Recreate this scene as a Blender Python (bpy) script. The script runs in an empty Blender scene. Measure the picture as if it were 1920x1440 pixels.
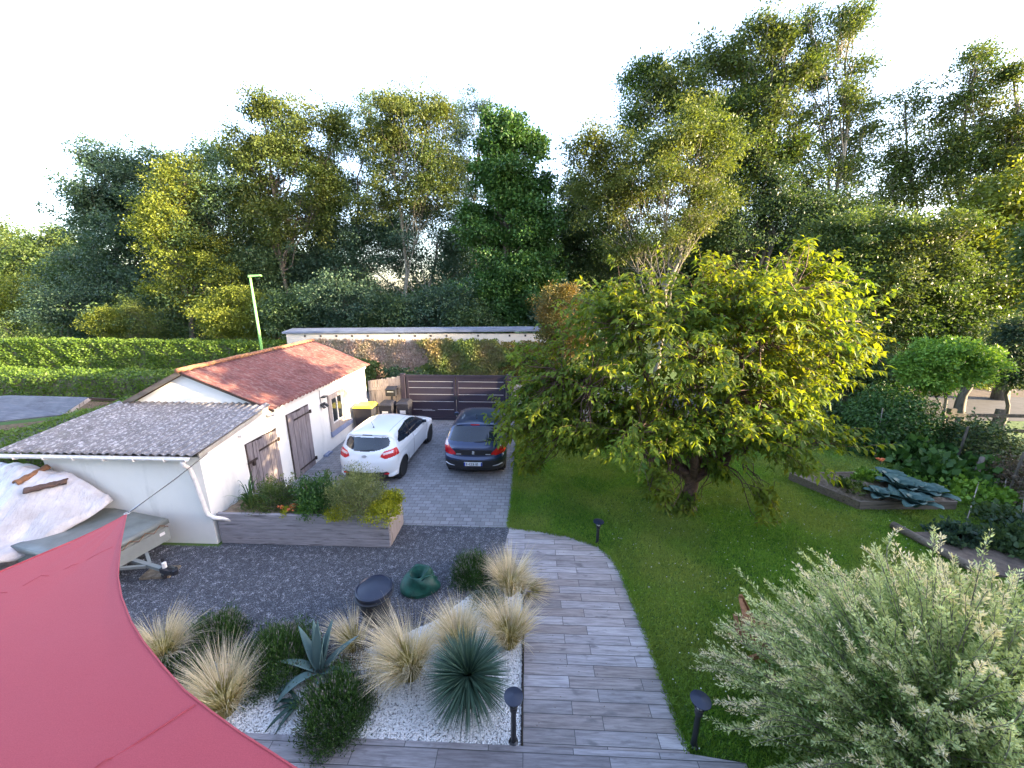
import bpy, bmesh, math, random
import numpy as np
from mathutils import Vector, Matrix
R = math.radians
rng = np.random.default_rng(7)
random.seed(7)
scn = bpy.context.scene
C = scn.collection

# ------------------------------------------------------------------ camera, sky, sun, exposure
CH = 5.26; PIT = R(14); YAW = R(2.3); FPX = 700.0
cd = bpy.data.cameras.new('camera'); cam = bpy.data.objects.new('camera', cd); C.objects.link(cam)
cam.location = (0, 0, CH); cam.rotation_euler = (R(90) - PIT, 0, YAW)
cd.lens = FPX / 1920 * 36; cd.sensor_width = 36; cd.clip_end = 1500; cd.clip_start = 0.05
scn.camera = cam
SUN_AZ = R(100)      # compass angle (clockwise from +Y) the sun stands at: right of the camera
SUN_EL = R(9)
w = bpy.data.worlds.new('World'); scn.world = w; w.use_nodes = True
nt = w.node_tree; bg = nt.nodes['Background']
sky = nt.nodes.new('ShaderNodeTexSky'); sky.sky_type = 'NISHITA'; sky.sun_disc = False
sky.sun_elevation = SUN_EL; sky.sun_rotation = SUN_AZ
sky.dust_density = 2.0; sky.air_density = 1.0; sky.ozone_density = 2.0
hs = nt.nodes.new('ShaderNodeHueSaturation'); hs.inputs['Saturation'].default_value = .85; hs.inputs['Value'].default_value = 1.12   # thin evening veil
tn = nt.nodes.new('ShaderNodeMix'); tn.data_type = 'RGBA'; tn.blend_type = 'MULTIPLY'; tn.inputs[0].default_value = 1; tn.inputs[7].default_value = (1.03, .965, 1.03, 1)
nt.links.new(sky.outputs[0], hs.inputs['Color']); nt.links.new(hs.outputs[0], tn.inputs[6]); nt.links.new(tn.outputs[2], bg.inputs[0]); bg.inputs[1].default_value = 0.15
sl = bpy.data.lights.new('sun', 'SUN'); sl.energy = 3.8; sl.angle = R(0.6); sl.color = (1.0, 0.79, 0.48)
so = bpy.data.objects.new('sun', sl); C.objects.link(so)
sd = Vector((math.sin(SUN_AZ) * math.cos(SUN_EL), math.cos(SUN_AZ) * math.cos(SUN_EL), math.sin(SUN_EL)))
so.rotation_euler = (-sd).to_track_quat('-Z', 'Y').to_euler(); so.location = (30, -20, 30)
scn.view_settings.view_transform = 'Standard'; scn.view_settings.look = 'None'
scn.view_settings.exposure = 3.18; scn.view_settings.gamma = 1
scn.cycles.max_bounces = 7; scn.cycles.transparent_max_bounces = 8

# ------------------------------------------------------------------ photo measurements -> metres
def ray(px, py):
    x = (px - 960) / FPX; y = -(py - 720) / FPX
    fy = math.cos(PIT) + y * math.sin(PIT); z = -math.sin(PIT) + y * math.cos(PIT)
    c, s = math.cos(YAW), math.sin(YAW)
    return (x * c - fy * s, x * s + fy * c, z)
def G(px, py, z=0.0):
    r = ray(px, py); t = (z - CH) / r[2]; return Vector((r[0] * t, r[1] * t, z))
def V(px, py, Y):
    r = ray(px, py); t = Y / r[1]; return Vector((r[0] * t, Y, CH + r[2] * t))

# ------------------------------------------------------------------ tagging
def thing(name, label, cat, loc=(0, 0, 0), rotz=0, group=None):
    o = bpy.data.objects.new(name, None); C.objects.link(o)
    o.location = loc; o.rotation_euler = (0, 0, rotz); o.empty_display_size = .2
    o['label'] = label; o['category'] = cat
    if group: o['group'] = group
    return o
def tag(o, label=None, cat=None, group=None, kind=None):
    if label: o['label'] = label
    if cat: o['category'] = cat
    if group: o['group'] = group
    if kind: o['kind'] = kind
    return o
def dup(root, loc, rotz=0, label=None, scale=1):
    r = root.copy(); C.objects.link(r); r.location = loc; r.rotation_euler = (0, 0, rotz); r.scale = (scale,) * 3
    if label: r['label'] = label
    for ch in list(root.children):
        c = ch.copy(); C.objects.link(c); c.parent = r
        for g in ch.children:
            d = g.copy(); C.objects.link(d); d.parent = c
    return r

# ------------------------------------------------------------------ mesh helpers
class MB:
    def __init__(s): s.v = []; s.f = []
    def add(s, vs, fs):
        b = len(s.v); s.v += [tuple(v) for v in vs]; s.f += [tuple(i + b for i in f) for f in fs]; return s
    def box(s, a, b, rz=0, c=None):
        x0, y0, z0 = a; x1, y1, z1 = b
        vs = [(x0,y0,z0),(x1,y0,z0),(x1,y1,z0),(x0,y1,z0),(x0,y0,z1),(x1,y0,z1),(x1,y1,z1),(x0,y1,z1)]
        if rz:
            cx, cy = c if c else ((x0+x1)/2, (y0+y1)/2); k, q = math.cos(rz), math.sin(rz)
            vs = [(cx+(x-cx)*k-(y-cy)*q, cy+(x-cx)*q+(y-cy)*k, z) for x, y, z in vs]
        return s.add(vs, [(0,3,2,1),(4,5,6,7),(0,1,5,4),(1,2,6,5),(2,3,7,6),(3,0,4,7)])
    def beam(s, a, b, w, h, up=(0,0,1)):
        a = Vector(a); b = Vector(b); d = (b - a).normalized(); u = Vector(up)
        sd_ = d.cross(u)
        if sd_.length < 1e-4: sd_ = d.cross(Vector((1, 0, 0)))
        sd_.normalize(); u = sd_.cross(d).normalized()
        vs = []
        for p in (a, b):
            for i, j in ((-1,-1),(1,-1),(1,1),(-1,1)): vs.append(p + sd_*(i*w/2) + u*(j*h/2))
        return s.add(vs, [(0,3,2,1),(4,5,6,7),(0,1,5,4),(1,2,6,5),(2,3,7,6),(3,0,4,7)])
    def tube(s, pts, rad, n=8, caps=True):
        pts = [Vector(p) for p in pts]
        if not hasattr(rad, '__len__'): rad = [rad] * len(pts)
        vs = []; fs = []
        prev = None
        for i, p in enumerate(pts):
            d = (pts[min(i+1, len(pts)-1)] - pts[max(i-1, 0)])
            d = d.normalized() if d.length > 1e-9 else Vector((0, 0, 1))
            if prev is None:
                u = d.cross(Vector((0, 0, 1)) if abs(d.z) < .9 else Vector((1, 0, 0))).normalized()
            else:
                u = (prev - d * prev.dot(d))
                u = u.normalized() if u.length > 1e-6 else d.cross(Vector((1, 0, 0))).normalized()
            prev = u; q = d.cross(u)
            for k in range(n):
                a = 2 * math.pi * k / n
                vs.append(p + (u * math.cos(a) + q * math.sin(a)) * rad[i])
        for i in range(len(pts) - 1):
            for k in range(n):
                k2 = (k + 1) % n
                fs.append((i*n+k, i*n+k2, (i+1)*n+k2, (i+1)*n+k))
        if caps:
            fs.append(tuple(range(n))[::-1]); fs.append(tuple((len(pts)-1)*n + k for k in range(n)))
        return s.add(vs, fs)
    def lathe(s, prof, c=(0,0,0), n=24, axis='z'):
        vs = []; fs = []
        for r_, z_ in prof:
            for k in range(n):
                a = 2*math.pi*k/n
                if axis == 'z': vs.append((c[0]+r_*math.cos(a), c[1]+r_*math.sin(a), c[2]+z_))
                else: vs.append((c[0]+z_, c[1]+r_*math.cos(a), c[2]+r_*math.sin(a)))
        m = len(prof)
        for i in range(m-1):
            for k in range(n):
                k2 = (k+1) % n; fs.append((i*n+k, i*n+k2, (i+1)*n+k2, (i+1)*n+k))
        if prof[0][0] > 1e-5: fs.append(tuple(range(n))[::-1])
        if prof[-1][0] > 1e-5: fs.append(tuple((m-1)*n+k for k in range(n)))
        return s.add(vs, fs)
    def prism(s, poly, z0, z1):
        n = len(poly)
        vs = [(p[0], p[1], z0) for p in poly] + [(p[0], p[1], z1) for p in poly]
        fs = [tuple(range(n))[::-1], tuple(range(n, 2*n))] + [(i, (i+1) % n, n+(i+1) % n, n+i) for i in range(n)]
        return s.add(vs, fs)
    def build(s, name, mat, parent=None, smooth=False, bevel=0, solid=0):
        me = bpy.data.meshes.new(name); me.from_pydata(s.v, [], s.f); me.validate(); me.update()
        bm = bmesh.new(); bm.from_mesh(me); bmesh.ops.recalc_face_normals(bm, faces=bm.faces); bm.to_mesh(me); bm.free()
        me.materials.append(mat)
        if smooth:
            for p in me.polygons: p.use_smooth = True
            if smooth != 'all': me.set_sharp_from_angle(angle=R(38))
        o = bpy.data.objects.new(name, me); C.objects.link(o)
        if parent: o.parent = parent
        if solid:
            m = o.modifiers.new('s', 'SOLIDIFY'); m.thickness = solid; m.offset = 0
        if bevel:
            m = o.modifiers.new('b', 'BEVEL'); m.width = bevel; m.segments = 2; m.limit_method = 'ANGLE'
        return o

def npmesh(name, v, f, mat, parent=None, tone=None, smooth=False):
    """fast mesh from arrays: v (N,3), f (M,k) ; tone: per-face float"""
    v = np.asarray(v, dtype=np.float32); f = np.asarray(f, dtype=np.int32)
    me = bpy.data.meshes.new(name)
    me.vertices.add(len(v)); me.vertices.foreach_set('co', v.ravel())
    k = f.shape[1]; me.loops.add(f.size); me.loops.foreach_set('vertex_index', f.ravel())
    me.polygons.add(len(f)); me.polygons.foreach_set('loop_start', np.arange(0, f.size, k, dtype=np.int32))
    me.polygons.foreach_set('loop_total', np.full(len(f), k, dtype=np.int32))
    if tone is not None:
        a = me.attributes.new('tone', 'FLOAT', 'FACE'); a.data.foreach_set('value', np.asarray(tone, dtype=np.float32))
    me.update(calc_edges=True)
    if smooth: me.polygons.foreach_set('use_smooth', np.ones(len(f), dtype=bool))
    me.materials.append(mat)
    o = bpy.data.objects.new(name, me); C.objects.link(o)
    if parent: o.parent = parent
    return o

# ------------------------------------------------------------------ material helpers
class NT:
    def __init__(s, name):
        s.m = bpy.data.materials.new(name); s.m.use_nodes = True; s.t = s.m.node_tree
        s.b = s.t.nodes['Principled BSDF']; s.out = s.t.nodes['Material Output']
        s._tc = None
    def n(s, typ, **kw):
        x = s.t.nodes.new(typ)
        for k, v in kw.items(): setattr(x, k, v)
        return x
    def l(s, a, b): s.t.links.new(a, b)
    def co(s, scale=(1,1,1), rot=(0,0,0), loc=(0,0,0)):
        if not s._tc: s._tc = s.n('ShaderNodeTexCoord')
        mp = s.n('ShaderNodeMapping'); mp.inputs['Scale'].default_value = scale; mp.inputs['Rotation'].default_value = rot; mp.inputs['Location'].default_value = loc
        s.l(s._tc.outputs['Object'], mp.inputs[0]); return mp.outputs[0]
    def noise(s, sc, co=None, detail=4, rough=.6):
        x = s.n('ShaderNodeTexNoise'); x.inputs['Scale'].default_value = sc; x.inputs['Detail'].default_value = detail
        x.inputs['Roughness'].default_value = rough; s.l(co if co else s.co(), x.inputs['Vector']); return x.outputs[0]
    def vor(s, sc, co=None, feat='F1'):
        x = s.n('ShaderNodeTexVoronoi', feature=feat); x.inputs['Scale'].default_value = sc; s.l(co if co else s.co(), x.inputs['Vector']); return x
    def ramp(s, fac, stops, interp='LINEAR'):
        x = s.n('ShaderNodeValToRGB'); x.color_ramp.interpolation = interp
        while len(x.color_ramp.elements) < len(stops): x.color_ramp.elements.new(.5)
        for e, (p, c) in zip(x.color_ramp.elements, stops): e.position = p; e.color = (*c, 1) if len(c) == 3 else c
        s.l(fac, x.inputs[0]); return x.outputs[0]
    def mix(s, fac, a, b, mode='MIX'):
        x = s.n('ShaderNodeMix', data_type='RGBA', blend_type=mode)
        for i, v in ((0, fac), (6, a), (7, b)):
            if isinstance(v, (int, float)): x.inputs[i].default_value = v
            elif isinstance(v, tuple): x.inputs[i].default_value = (*v, 1)
            else: s.l(v, x.inputs[i])
        return x.outputs[2]
    def math(s, op, a, b=0.0, c=0.0):
        x = s.n('ShaderNodeMath', operation=op)
        for i, v in enumerate((a, b, c)):
            if isinstance(v, (int, float)): x.inputs[i].default_value = v
            else: s.l(v, x.inputs[i])
        return x.outputs[0]
    def bump(s, h, strength=.3, dist=.02):
        x = s.n('ShaderNodeBump'); x.inputs['Strength'].default_value = strength; x.inputs['Distance'].default_value = dist
        s.l(h, x.inputs['Height']); s.l(x.outputs[0], s.b.inputs['Normal'])
    def col(s, c):
        if isinstance(c, tuple): s.b.inputs['Base Color'].default_value = (*c, 1)
        else: s.l(c, s.b.inputs['Base Color'])
        return s
    def rough(s, r):
        if isinstance(r, (int, float)): s.b.inputs['Roughness'].default_value = r
        else: s.l(r, s.b.inputs['Roughness'])
        return s

def plain(name, c, rough=.6, metal=0, var=.15, sc=8, bump=0, spec=None, coat=0):
    t = NT(name); n_ = t.noise(sc)
    lo = tuple(x * (1 - var) for x in c); hi = tuple(min(1, x * (1 + var)) for x in c)
    t.col(t.ramp(n_, [(.3, lo), (.7, hi)])).rough(rough); t.b.inputs['Metallic'].default_value = metal
    if bump: t.bump(t.noise(sc * 6), bump, .01)
    if spec is not None: t.b.inputs['Specular IOR Level'].default_value = spec
    if coat: t.b.inputs['Coat Weight'].default_value = coat; t.b.inputs['Coat Roughness'].default_value = .04
    return t.m

def foliage(name, dark, light, trans=.35, rough=.5, tint=(1.25, 1.15, .45), big=.25, bigcol=None, spec=.35):
    """leaf material: own colour varies leaf to leaf (attribute tone) and patch to patch"""
    t = NT(name)
    at = t.n('ShaderNodeAttribute', attribute_name='tone', attribute_type='GEOMETRY')
    c = t.mix(at.outputs['Fac'], dark, light)
    c = t.mix(t.math('MULTIPLY', t.ramp(t.noise(big, detail=2), [(.42, (0,0,0)), (.62, (1,1,1))]), .5), c, bigcol if bigcol else tuple((a+b)*.6 for a, b in zip(dark, light)))
    t.col(c).rough(rough); t.b.inputs['Specular IOR Level'].default_value = spec
    tr = t.n('ShaderNodeBsdfTranslucent')
    t.l(t.mix(1.0, c, tint, 'MULTIPLY'), tr.inputs[0])
    ms = t.n('ShaderNodeMixShader'); ms.inputs[0].default_value = trans
    t.l(t.b.outputs[0], ms.inputs[1]); t.l(tr.outputs[0], ms.inputs[2]); t.l(ms.outputs[0], t.out.inputs[0])
    return t.m

# ------------------------------------------------------------------ setting materials
def m_planks(name, cols, bw=1.0, rh=.2, off=.37, rot=0):
    t = NT(name); co = t.co(rot=(0, 0, rot))
    b = t.n('ShaderNodeTexBrick'); b.offset = off; b.offset_frequency = 2; b.squash = 1
    b.inputs['Scale'].default_value = 1; b.inputs['Brick Width'].default_value = bw; b.inputs['Row Height'].default_value = rh
    b.inputs['Mortar Size'].default_value = .005; b.inputs['Mortar Smooth'].default_value = .3
    b.inputs['Color1'].default_value = (0, 0, 0, 1); b.inputs['Color2'].default_value = (1, 1, 1, 1); b.inputs['Mortar'].default_value = (.5, .5, .5, 1)
    t.l(co, b.inputs['Vector'])
    base = t.ramp(b.outputs['Color'], [(i / (len(cols) - 1), c) for i, c in enumerate(cols)])
    # grain shifted per plank
    sc = t.n('ShaderNodeVectorMath', operation='MULTIPLY_ADD'); t.l(b.outputs['Color'], sc.inputs[0]); sc.inputs[1].default_value = (7, 3, 5); t.l(co, sc.inputs[2])
    mp = t.n('ShaderNodeMapping'); mp.inputs['Scale'].default_value = (1.6, 22, 1); t.l(sc.outputs[0], mp.inputs[0])
    gr = t.n('ShaderNodeTexNoise'); gr.inputs['Scale'].default_value = 1.6; gr.inputs['Detail'].default_value = 6; gr.inputs['Roughness'].default_value = .7; t.l(mp.outputs[0], gr.inputs['Vector'])
    c = t.mix(t.ramp(gr.outputs[0], [(.35, (1,1,1)), (.62, (0,0,0))]), base, t.mix(1.0, base, (.52, .50, .50), 'MULTIPLY'))
    mp2 = t.n('ShaderNodeMapping'); mp2.inputs['Scale'].default_value = (2.5, 7, 1); t.l(sc.outputs[0], mp2.inputs[0])
    kn = t.n('ShaderNodeTexNoise'); kn.inputs['Scale'].default_value = 1.5; kn.inputs['Detail'].default_value = 5; t.l(mp2.outputs[0], kn.inputs['Vector'])
    c = t.mix(t.ramp(kn.outputs[0], [(.6, (0,0,0)), (.72, (.8,.8,.8))]), c, (.12, .11, .115))
    c = t.mix(b.outputs['Fac'], c, (.05, .05, .055))
    t.col(c).rough(.5)
    t.bump(t.math('SUBTRACT', t.math('MULTIPLY', gr.outputs[0], .3), b.outputs['Fac']), .5, .006)
    return t.m
M = {}
M['path'] = m_planks('path_planks', [(.25,.225,.225), (.35,.33,.345), (.43,.41,.43), (.29,.25,.24), (.49,.47,.49)], 1.0, .165, .37)
M['terrace'] = m_planks('terrace_planks', [(.22,.205,.22), (.30,.285,.30), (.36,.345,.37), (.25,.225,.225)], 1.0, .2, .41)
def m_pavers():
    t = NT('pavers'); b = t.n('ShaderNodeTexBrick'); b.offset = .5
    b.inputs['Scale'].default_value = 1; b.inputs['Brick Width'].default_value = .21; b.inputs['Row Height'].default_value = .14
    b.inputs['Mortar Size'].default_value = .008; b.inputs['Mortar Smooth'].default_value = .4
    b.inputs['Color1'].default_value = (.17,.17,.185,1); b.inputs['Color2'].default_value = (.27,.27,.295,1); b.inputs['Mortar'].default_value = (.06,.06,.062,1)
    t.l(t.co(), b.inputs['Vector'])
    c = t.mix(t.ramp(t.noise(.9, detail=5), [(.35, (0,0,0)), (.7, (.35,.35,.35))]), b.outputs['Color'], (.36,.355,.36))
    c = t.mix(t.ramp(t.noise(60), [(.4, (0,0,0)), (.75, (.5,.5,.5))]), c, (.08,.08,.085))
    t.col(c).rough(.75); t.bump(t.math('SUBTRACT', t.math('MULTIPLY', t.noise(50), .4), b.outputs['Fac']), .6, .01)
    return t.m
M['pavers'] = m_pavers()
def m_stones(name, stops, sc, bump=.8, dist=.02, dirt=None):
    t = NT(name); v = t.vor(sc)
    sp = t.n('ShaderNodeSeparateColor'); t.l(v.outputs['Color'], sp.inputs[0])
    c = t.ramp(sp.outputs[0], stops, 'LINEAR')
    gap = t.ramp(v.outputs['Distance'], [(.35, (0,0,0)), (.75, (1,1,1))])
    c = t.mix(gap, c, tuple(x * .35 for x in stops[0][1]))
    c = t.mix(t.math('MULTIPLY', t.ramp(t.noise(1.2, detail=5), [(.45, (0,0,0)), (.7, (1,1,1))]), .45), c, dirt if dirt else tuple(x * .6 for x in stops[0][1]))
    t.col(c).rough(.7); h = t.math('SUBTRACT', 1.0, v.outputs['Distance']); t.bump(h, bump, dist)
    return t.m
M['gravel'] = m_stones('dark_gravel', [(0, (.055,.06,.078)), (.5, (.11,.117,.142)), (.85, (.19,.20,.24)), (1, (.42,.43,.47))], 66)
M['pebble_base'] = m_stones('white_pebble_ground', [(0, (.62,.62,.62)), (.5, (.78,.78,.78)), (1, (.88,.88,.9))], 42, dirt=(.62,.61,.6))
M['pebble'] = plain('white_pebble', (.78,.78,.79), .6, var=.12, sc=20)
M['stone_dark'] = (lambda t: (t.col(t.ramp(t.noise(9, detail=2), [(.3,(.04,.044,.06)),(.5,(.13,.14,.165)),(.66,(.48,.49,.54))])).rough(.7), t.m)[1])(NT('gravel_stone'))
def m_ground():
    t = NT('meadow'); c = t.ramp(t.noise(.25, detail=8), [(.3, (.05,.10,.018)), (.55, (.08,.15,.025)), (.75, (.15,.18,.05))])
    t.col(c).rough(.9); t.bump(t.noise(6), .5, .05); return t.m
M['ground'] = m_ground()
def m_lawn():
    t = NT('lawn'); c = t.ramp(t.noise(.55, detail=7, rough=.65), [(.3, (.065,.145,.02)), (.5, (.10,.205,.028)), (.68, (.24,.30,.06))])
    c = t.mix(t.ramp(t.noise(90, detail=3), [(.35, (.75,.75,.75)), (.65, (0,0,0))]), c, (.015,.035,.006))
    t.col(c).rough(.9); t.bump(t.noise(120), .9, .02); return t.m
M['lawn'] = m_lawn()
M['asphalt'] = plain('asphalt', (.07,.066,.068), .85, var=.2, sc=3, bump=.2)
def m_render(name, base, stain=(.30,.29,.25), amt=.6):
    t = NT(name); n1 = t.noise(1.3, detail=6)
    c = t.ramp(n1, [(.3, tuple(x*.93 for x in base)), (.7, base)])
    st = t.noise(1.0, t.co((2.2, 2.2, .7)), detail=7, rough=.7)
    c = t.mix(t.math('MULTIPLY', t.ramp(st, [(.55, (0,0,0)), (.8, (1,1,1))]), amt), c, stain)
    t.col(c).rough(.9); t.bump(t.noise(45, detail=5), .25, .01); return t.m
M['render'] = m_render('shed_render', (.84,.81,.76), amt=.38)
M['render_wall'] = m_render('street_wall_render', (.62,.55,.46), stain=(.35,.33,.3), amt=.7)
def m_fibre(name, stops, lich, lich2, amt, sc=14, streak=(1,1,1)):
    t = NT(name); c = t.ramp(t.noise(2.5, detail=6), stops)
    l = t.noise(sc, t.co(streak), detail=8, rough=.75)
    c = t.mix(t.math('MULTIPLY', t.ramp(l, [(.5, (0,0,0)), (.6, (1,1,1))]), amt), c, lich)
    l2 = t.noise(1.1, detail=6)
    c = t.mix(t.ramp(l2, [(.62, (0,0,0)), (.72, (.9,.9,.9))]), c, lich2)
    t.col(c).rough(.92); t.bump(l, .4, .01); return t.m
M['roof_grey'] = m_fibre('fibre_cement_grey', [(.3, (.11,.10,.10)), (.7, (.21,.195,.195))], (.50,.475,.47), (.15,.14,.12), .8, 24, (1, .55, 1))
M['roof_red'] = m_fibre('fibre_cement_red', [(.3, (.12,.042,.038)), (.7, (.20,.072,.062))], (.30,.21,.18), (.085,.035,.03), .55, 14, (.35, 2.4, 1))
M['lichen'] = m_fibre('ridge_lichen', [(.3, (.16,.07,.045)), (.7, (.27,.12,.07))], (.45,.26,.09), (.14,.13,.06), .6, 7)
M['slate'] = m_fibre('dark_slate', [(.3, (.075,.08,.1)), (.7, (.13,.14,.165))], (.2,.2,.22), (.09,.09,.1), .5, 6, (.3, 3, 1))
def m_wood(name, lo, hi, sc=(1.2, 14, 14), rough=.8, dark=.35):
    t = NT(name); g = t.noise(1.5, t.co(sc), detail=7, rough=.7)
    c = t.ramp(g, [(.3, lo), (.65, hi)])
    c = t.mix(t.ramp(t.noise(2.2, t.co(tuple(x*.6 for x in sc)), detail=5), [(.56, (0,0,0)), (.68, (.85,.85,.85))]), c, tuple(x*dark for x in lo))
    t.col(c).rough(rough); t.bump(g, .35, .01); return t.m
M['wood_x'] = m_wood('grey_wood_along_x', (.17,.155,.165), (.33,.30,.32))
M['wood_z'] = m_wood('grey_wood_upright', (.15,.12,.125), (.29,.25,.255), (16, 16, 1.2))
M['wood_pale'] = m_wood('pale_wood_upright', (.30,.24,.21), (.46,.39,.35), (12, 12, 1.2))
M['wood_brown'] = m_wood('brown_wood', (.14,.06,.025), (.28,.13,.06), (6, 6, 3))
M['wood_bed'] = m_wood('weathered_board', (.10,.08,.06), (.2,.16,.125))
M['bark'] = m_wood('bark', (.06,.05,.04), (.16,.135,.11), (6, 6, 1.5))
M['bark_pale'] = m_wood('pale_bark', (.12,.105,.08), (.27,.24,.19), (6, 6, 1.5), dark=.5)
M['bark_cherry'] = m_wood('cherry_bark', (.05,.028,.02), (.15,.085,.06), (6, 6, 9))
M['black_plastic'] = plain('black_plastic', (.022,.024,.03), .45, sc=5)
M['black_metal'] = plain('black_metal', (.018,.019,.025), .35, sc=5)
M['cap_blue'] = plain('lamp_cap', (.014,.02,.042), .4, sc=5)
M['gate'] = plain('gate_aluminium', (.030,.024,.038), .38, sc=2, var=.1)
M['white_pvc'] = plain('white_pvc', (.75,.70,.66), .4)
M['steel'] = plain('steel', (.55,.56,.60), .4, .3, var=.1)
M['rust'] = plain('rusty_iron', (.035,.022,.018), .7)
M['soil'] = plain('soil', (.23,.17,.115), .95, var=.4, sc=9, bump=.8)
M['straw'] = plain('straw_mulch', (.20,.16,.115), .95, var=.5, sc=14, bump=.9)
M['concrete'] = plain('concrete', (.42,.38,.33), .9, var=.3, sc=3, bump=.4)
M['blue_sill'] = plain('blue_grey_sill', (.22,.25,.36), .6)
M['coping'] = plain('coping_zinc', (.16,.18,.24), .5, var=.25, sc=2)
M['green_lamp'] = plain('green_lamp_paint', (.22,.48,.14), .4, var=.08)
M['yellow_lid'] = plain('yellow_lid', (.68,.60,.05), .5)
M['bin'] = plain('bin_plastic', (.02,.02,.028), .5)
M['sticker'] = plain('white_sticker', (.7,.68,.68), .6)
M['green_cloth'] = plain('green_bag', (.008,.065,.048), .5, sc=9, var=.45, bump=.6)
M['tarp_grey'] = plain('trailer_cover', (.16,.175,.165), .42, sc=3, var=.25, bump=.15)
M['trailer_side'] = plain('galvanised_side', (.27,.29,.28), .45, .3, var=.15, sc=3)
M['rubber'] = plain('rubber', (.018,.018,.018), .8)
M['clear'] = plain('frosted_glass', (.55,.56,.56), .2)
M['house'] = m_render('house_render', (.6,.56,.5))
M['tiles'] = plain('roof_tiles', (.22,.10,.07), .8)
def m_glass_dark(name, c=(.02,.025,.03), rough=.04):
    t = NT(name); t.col(t.ramp(t.noise(2), [(.3, c), (.7, tuple(x*1.3 for x in c))])).rough(rough); t.b.inputs['Specular IOR Level'].default_value = .8; return t.m
M['glass'] = m_glass_dark('dark_glass')
def m_sheet():
    t = NT('plastic_sheet'); n_ = t.noise(2.2, detail=6, rough=.6)
    t.col(t.ramp(n_, [(.3, (.40,.36,.35)), (.5, (.52,.49,.50)), (.7, (.60,.60,.68))])).rough(.22)
    t.bump(t.noise(4, t.co((2.4,.8,1)), detail=6, rough=.6), .7, .07); return t.m
M['sheet'] = m_sheet()
def m_sail():
    t = NT('sail_cloth'); c = t.ramp(t.noise(220, detail=2), [(.3, (.37,.06,.078)), (.7, (.48,.085,.105))])
    c = t.mix(t.math('MULTIPLY', t.ramp(t.noise(1.1, detail=4), [(.4, (0,0,0)), (.7, (1,1,1))]), .25), c, (.45,.09,.115))
    t.col(c).rough(.85); t.b.inputs['Specular IOR Level'].default_value = .2; t.b.inputs['Sheen Weight'].default_value = .08
    tr = t.n('ShaderNodeBsdfTranslucent'); t.l(c, tr.inputs[0]); ms = t.n('ShaderNodeMixShader'); ms.inputs[0].default_value = .15
    t.bump(t.math('ADD', t.noise(300), t.noise(3, t.co((1,4,1)))), .3, .006)
    t.l(t.b.outputs[0], ms.inputs[1]); t.l(tr.outputs[0], ms.inputs[2]); t.l(ms.outputs[0], t.out.inputs[0]); return t.m
M['sail'] = m_sail()

# foliage colours
F = {}
F['grass'] = foliage('grass_blade', (.065,.17,.02), (.25,.42,.065), .35, big=.5, bigcol=(.36,.38,.11), spec=.2)
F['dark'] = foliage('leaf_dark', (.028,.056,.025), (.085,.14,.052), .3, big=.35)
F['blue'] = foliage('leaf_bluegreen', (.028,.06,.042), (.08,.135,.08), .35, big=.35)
F['mid'] = foliage('leaf_mid', (.034,.07,.018), (.11,.17,.045), .4, big=.3, bigcol=(.11,.13,.035))
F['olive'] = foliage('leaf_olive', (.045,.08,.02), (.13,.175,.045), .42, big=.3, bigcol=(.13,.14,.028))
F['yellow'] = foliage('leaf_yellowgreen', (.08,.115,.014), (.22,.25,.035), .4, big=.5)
F['vine'] = foliage('leaf_vine', (.02,.06,.015), (.075,.165,.035), .3, big=.5)
F['bright'] = foliage('leaf_bright', (.06,.16,.02), (.26,.42,.07), .4, big=.9)
F['hedge'] = foliage('leaf_hedge', (.045,.095,.01), (.13,.21,.03), .3, big=.7, bigcol=(.10,.16,.03))
F['orange'] = foliage('leaf_orange', (.09,.075,.02), (.28,.17,.045), .35, big=1.2, bigcol=(.09,.13,.025))
F['ivywall'] = foliage('leaf_ivy_wall', (.04,.07,.015), (.14,.19,.03), .25, big=.55, bigcol=(.30,.17,.09))
F['rosy'] = foliage('creeper_dry', (.22,.13,.10), (.50,.36,.28), .2, big=.9, bigcol=(.16,.17,.06))
F['cherry'] = foliage('leaf_cherry', (.04,.10,.02), (.20,.29,.04), .5, .55, (1.7,1.35,.3), big=.6, bigcol=(.17,.20,.022), spec=.22)
F['willow'] = foliage('leaf_willow', (.13,.25,.06), (.84,.88,.50), .35, big=1.5, bigcol=(.24,.29,.12))  # variegated leaf; inner shade and lit top also put into its colour
F['willow_tip'] = foliage('leaf_willow_tip', (.70,.66,.42), (.88,.76,.60), .35, big=2)
F['lav'] = foliage('lavender_leaf', (.022,.062,.014), (.07,.14,.035), .25, big=2)
F['lavtip'] = foliage('lavender_spike', (.14,.14,.14), (.26,.25,.27), .2, big=2)
F['stipa'] = foliage('stipa_blade', (.22,.20,.06), (.58,.47,.22), .35, .6, big=2, bigcol=(.38,.36,.12), spec=.2)
F['stipa_low'] = foliage('stipa_base', (.22,.2,.06), (.4,.34,.12), .3, big=2)
F['stipa_tip'] = foliage('stipa_plume', (.40,.33,.22), (.86,.76,.60), .35, .7, big=2, spec=.2)
F['yucca'] = foliage('yucca_blade', (.025,.06,.045), (.10,.17,.12), .15, .4, big=2)
F['agave'] = foliage('agave_leaf', (.12,.20,.19), (.22,.31,.30), .1, .5, big=3, bigcol=(.14,.22,.21))
F['cabbage'] = foliage('cabbage_leaf', (.05,.11,.10), (.14,.22,.21), .15, .45, big=3)
F['sage'] = foliage('sage_leaf', (.10,.13,.04), (.26,.29,.12), .3, big=2)
F['euonymus'] = foliage('yellow_groundcover', (.16,.19,.01), (.42,.42,.03), .3, big=2)
F['flower'] = foliage('orange_petal', (.55,.14,.05), (.8,.28,.12), .3, big=3)
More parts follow.
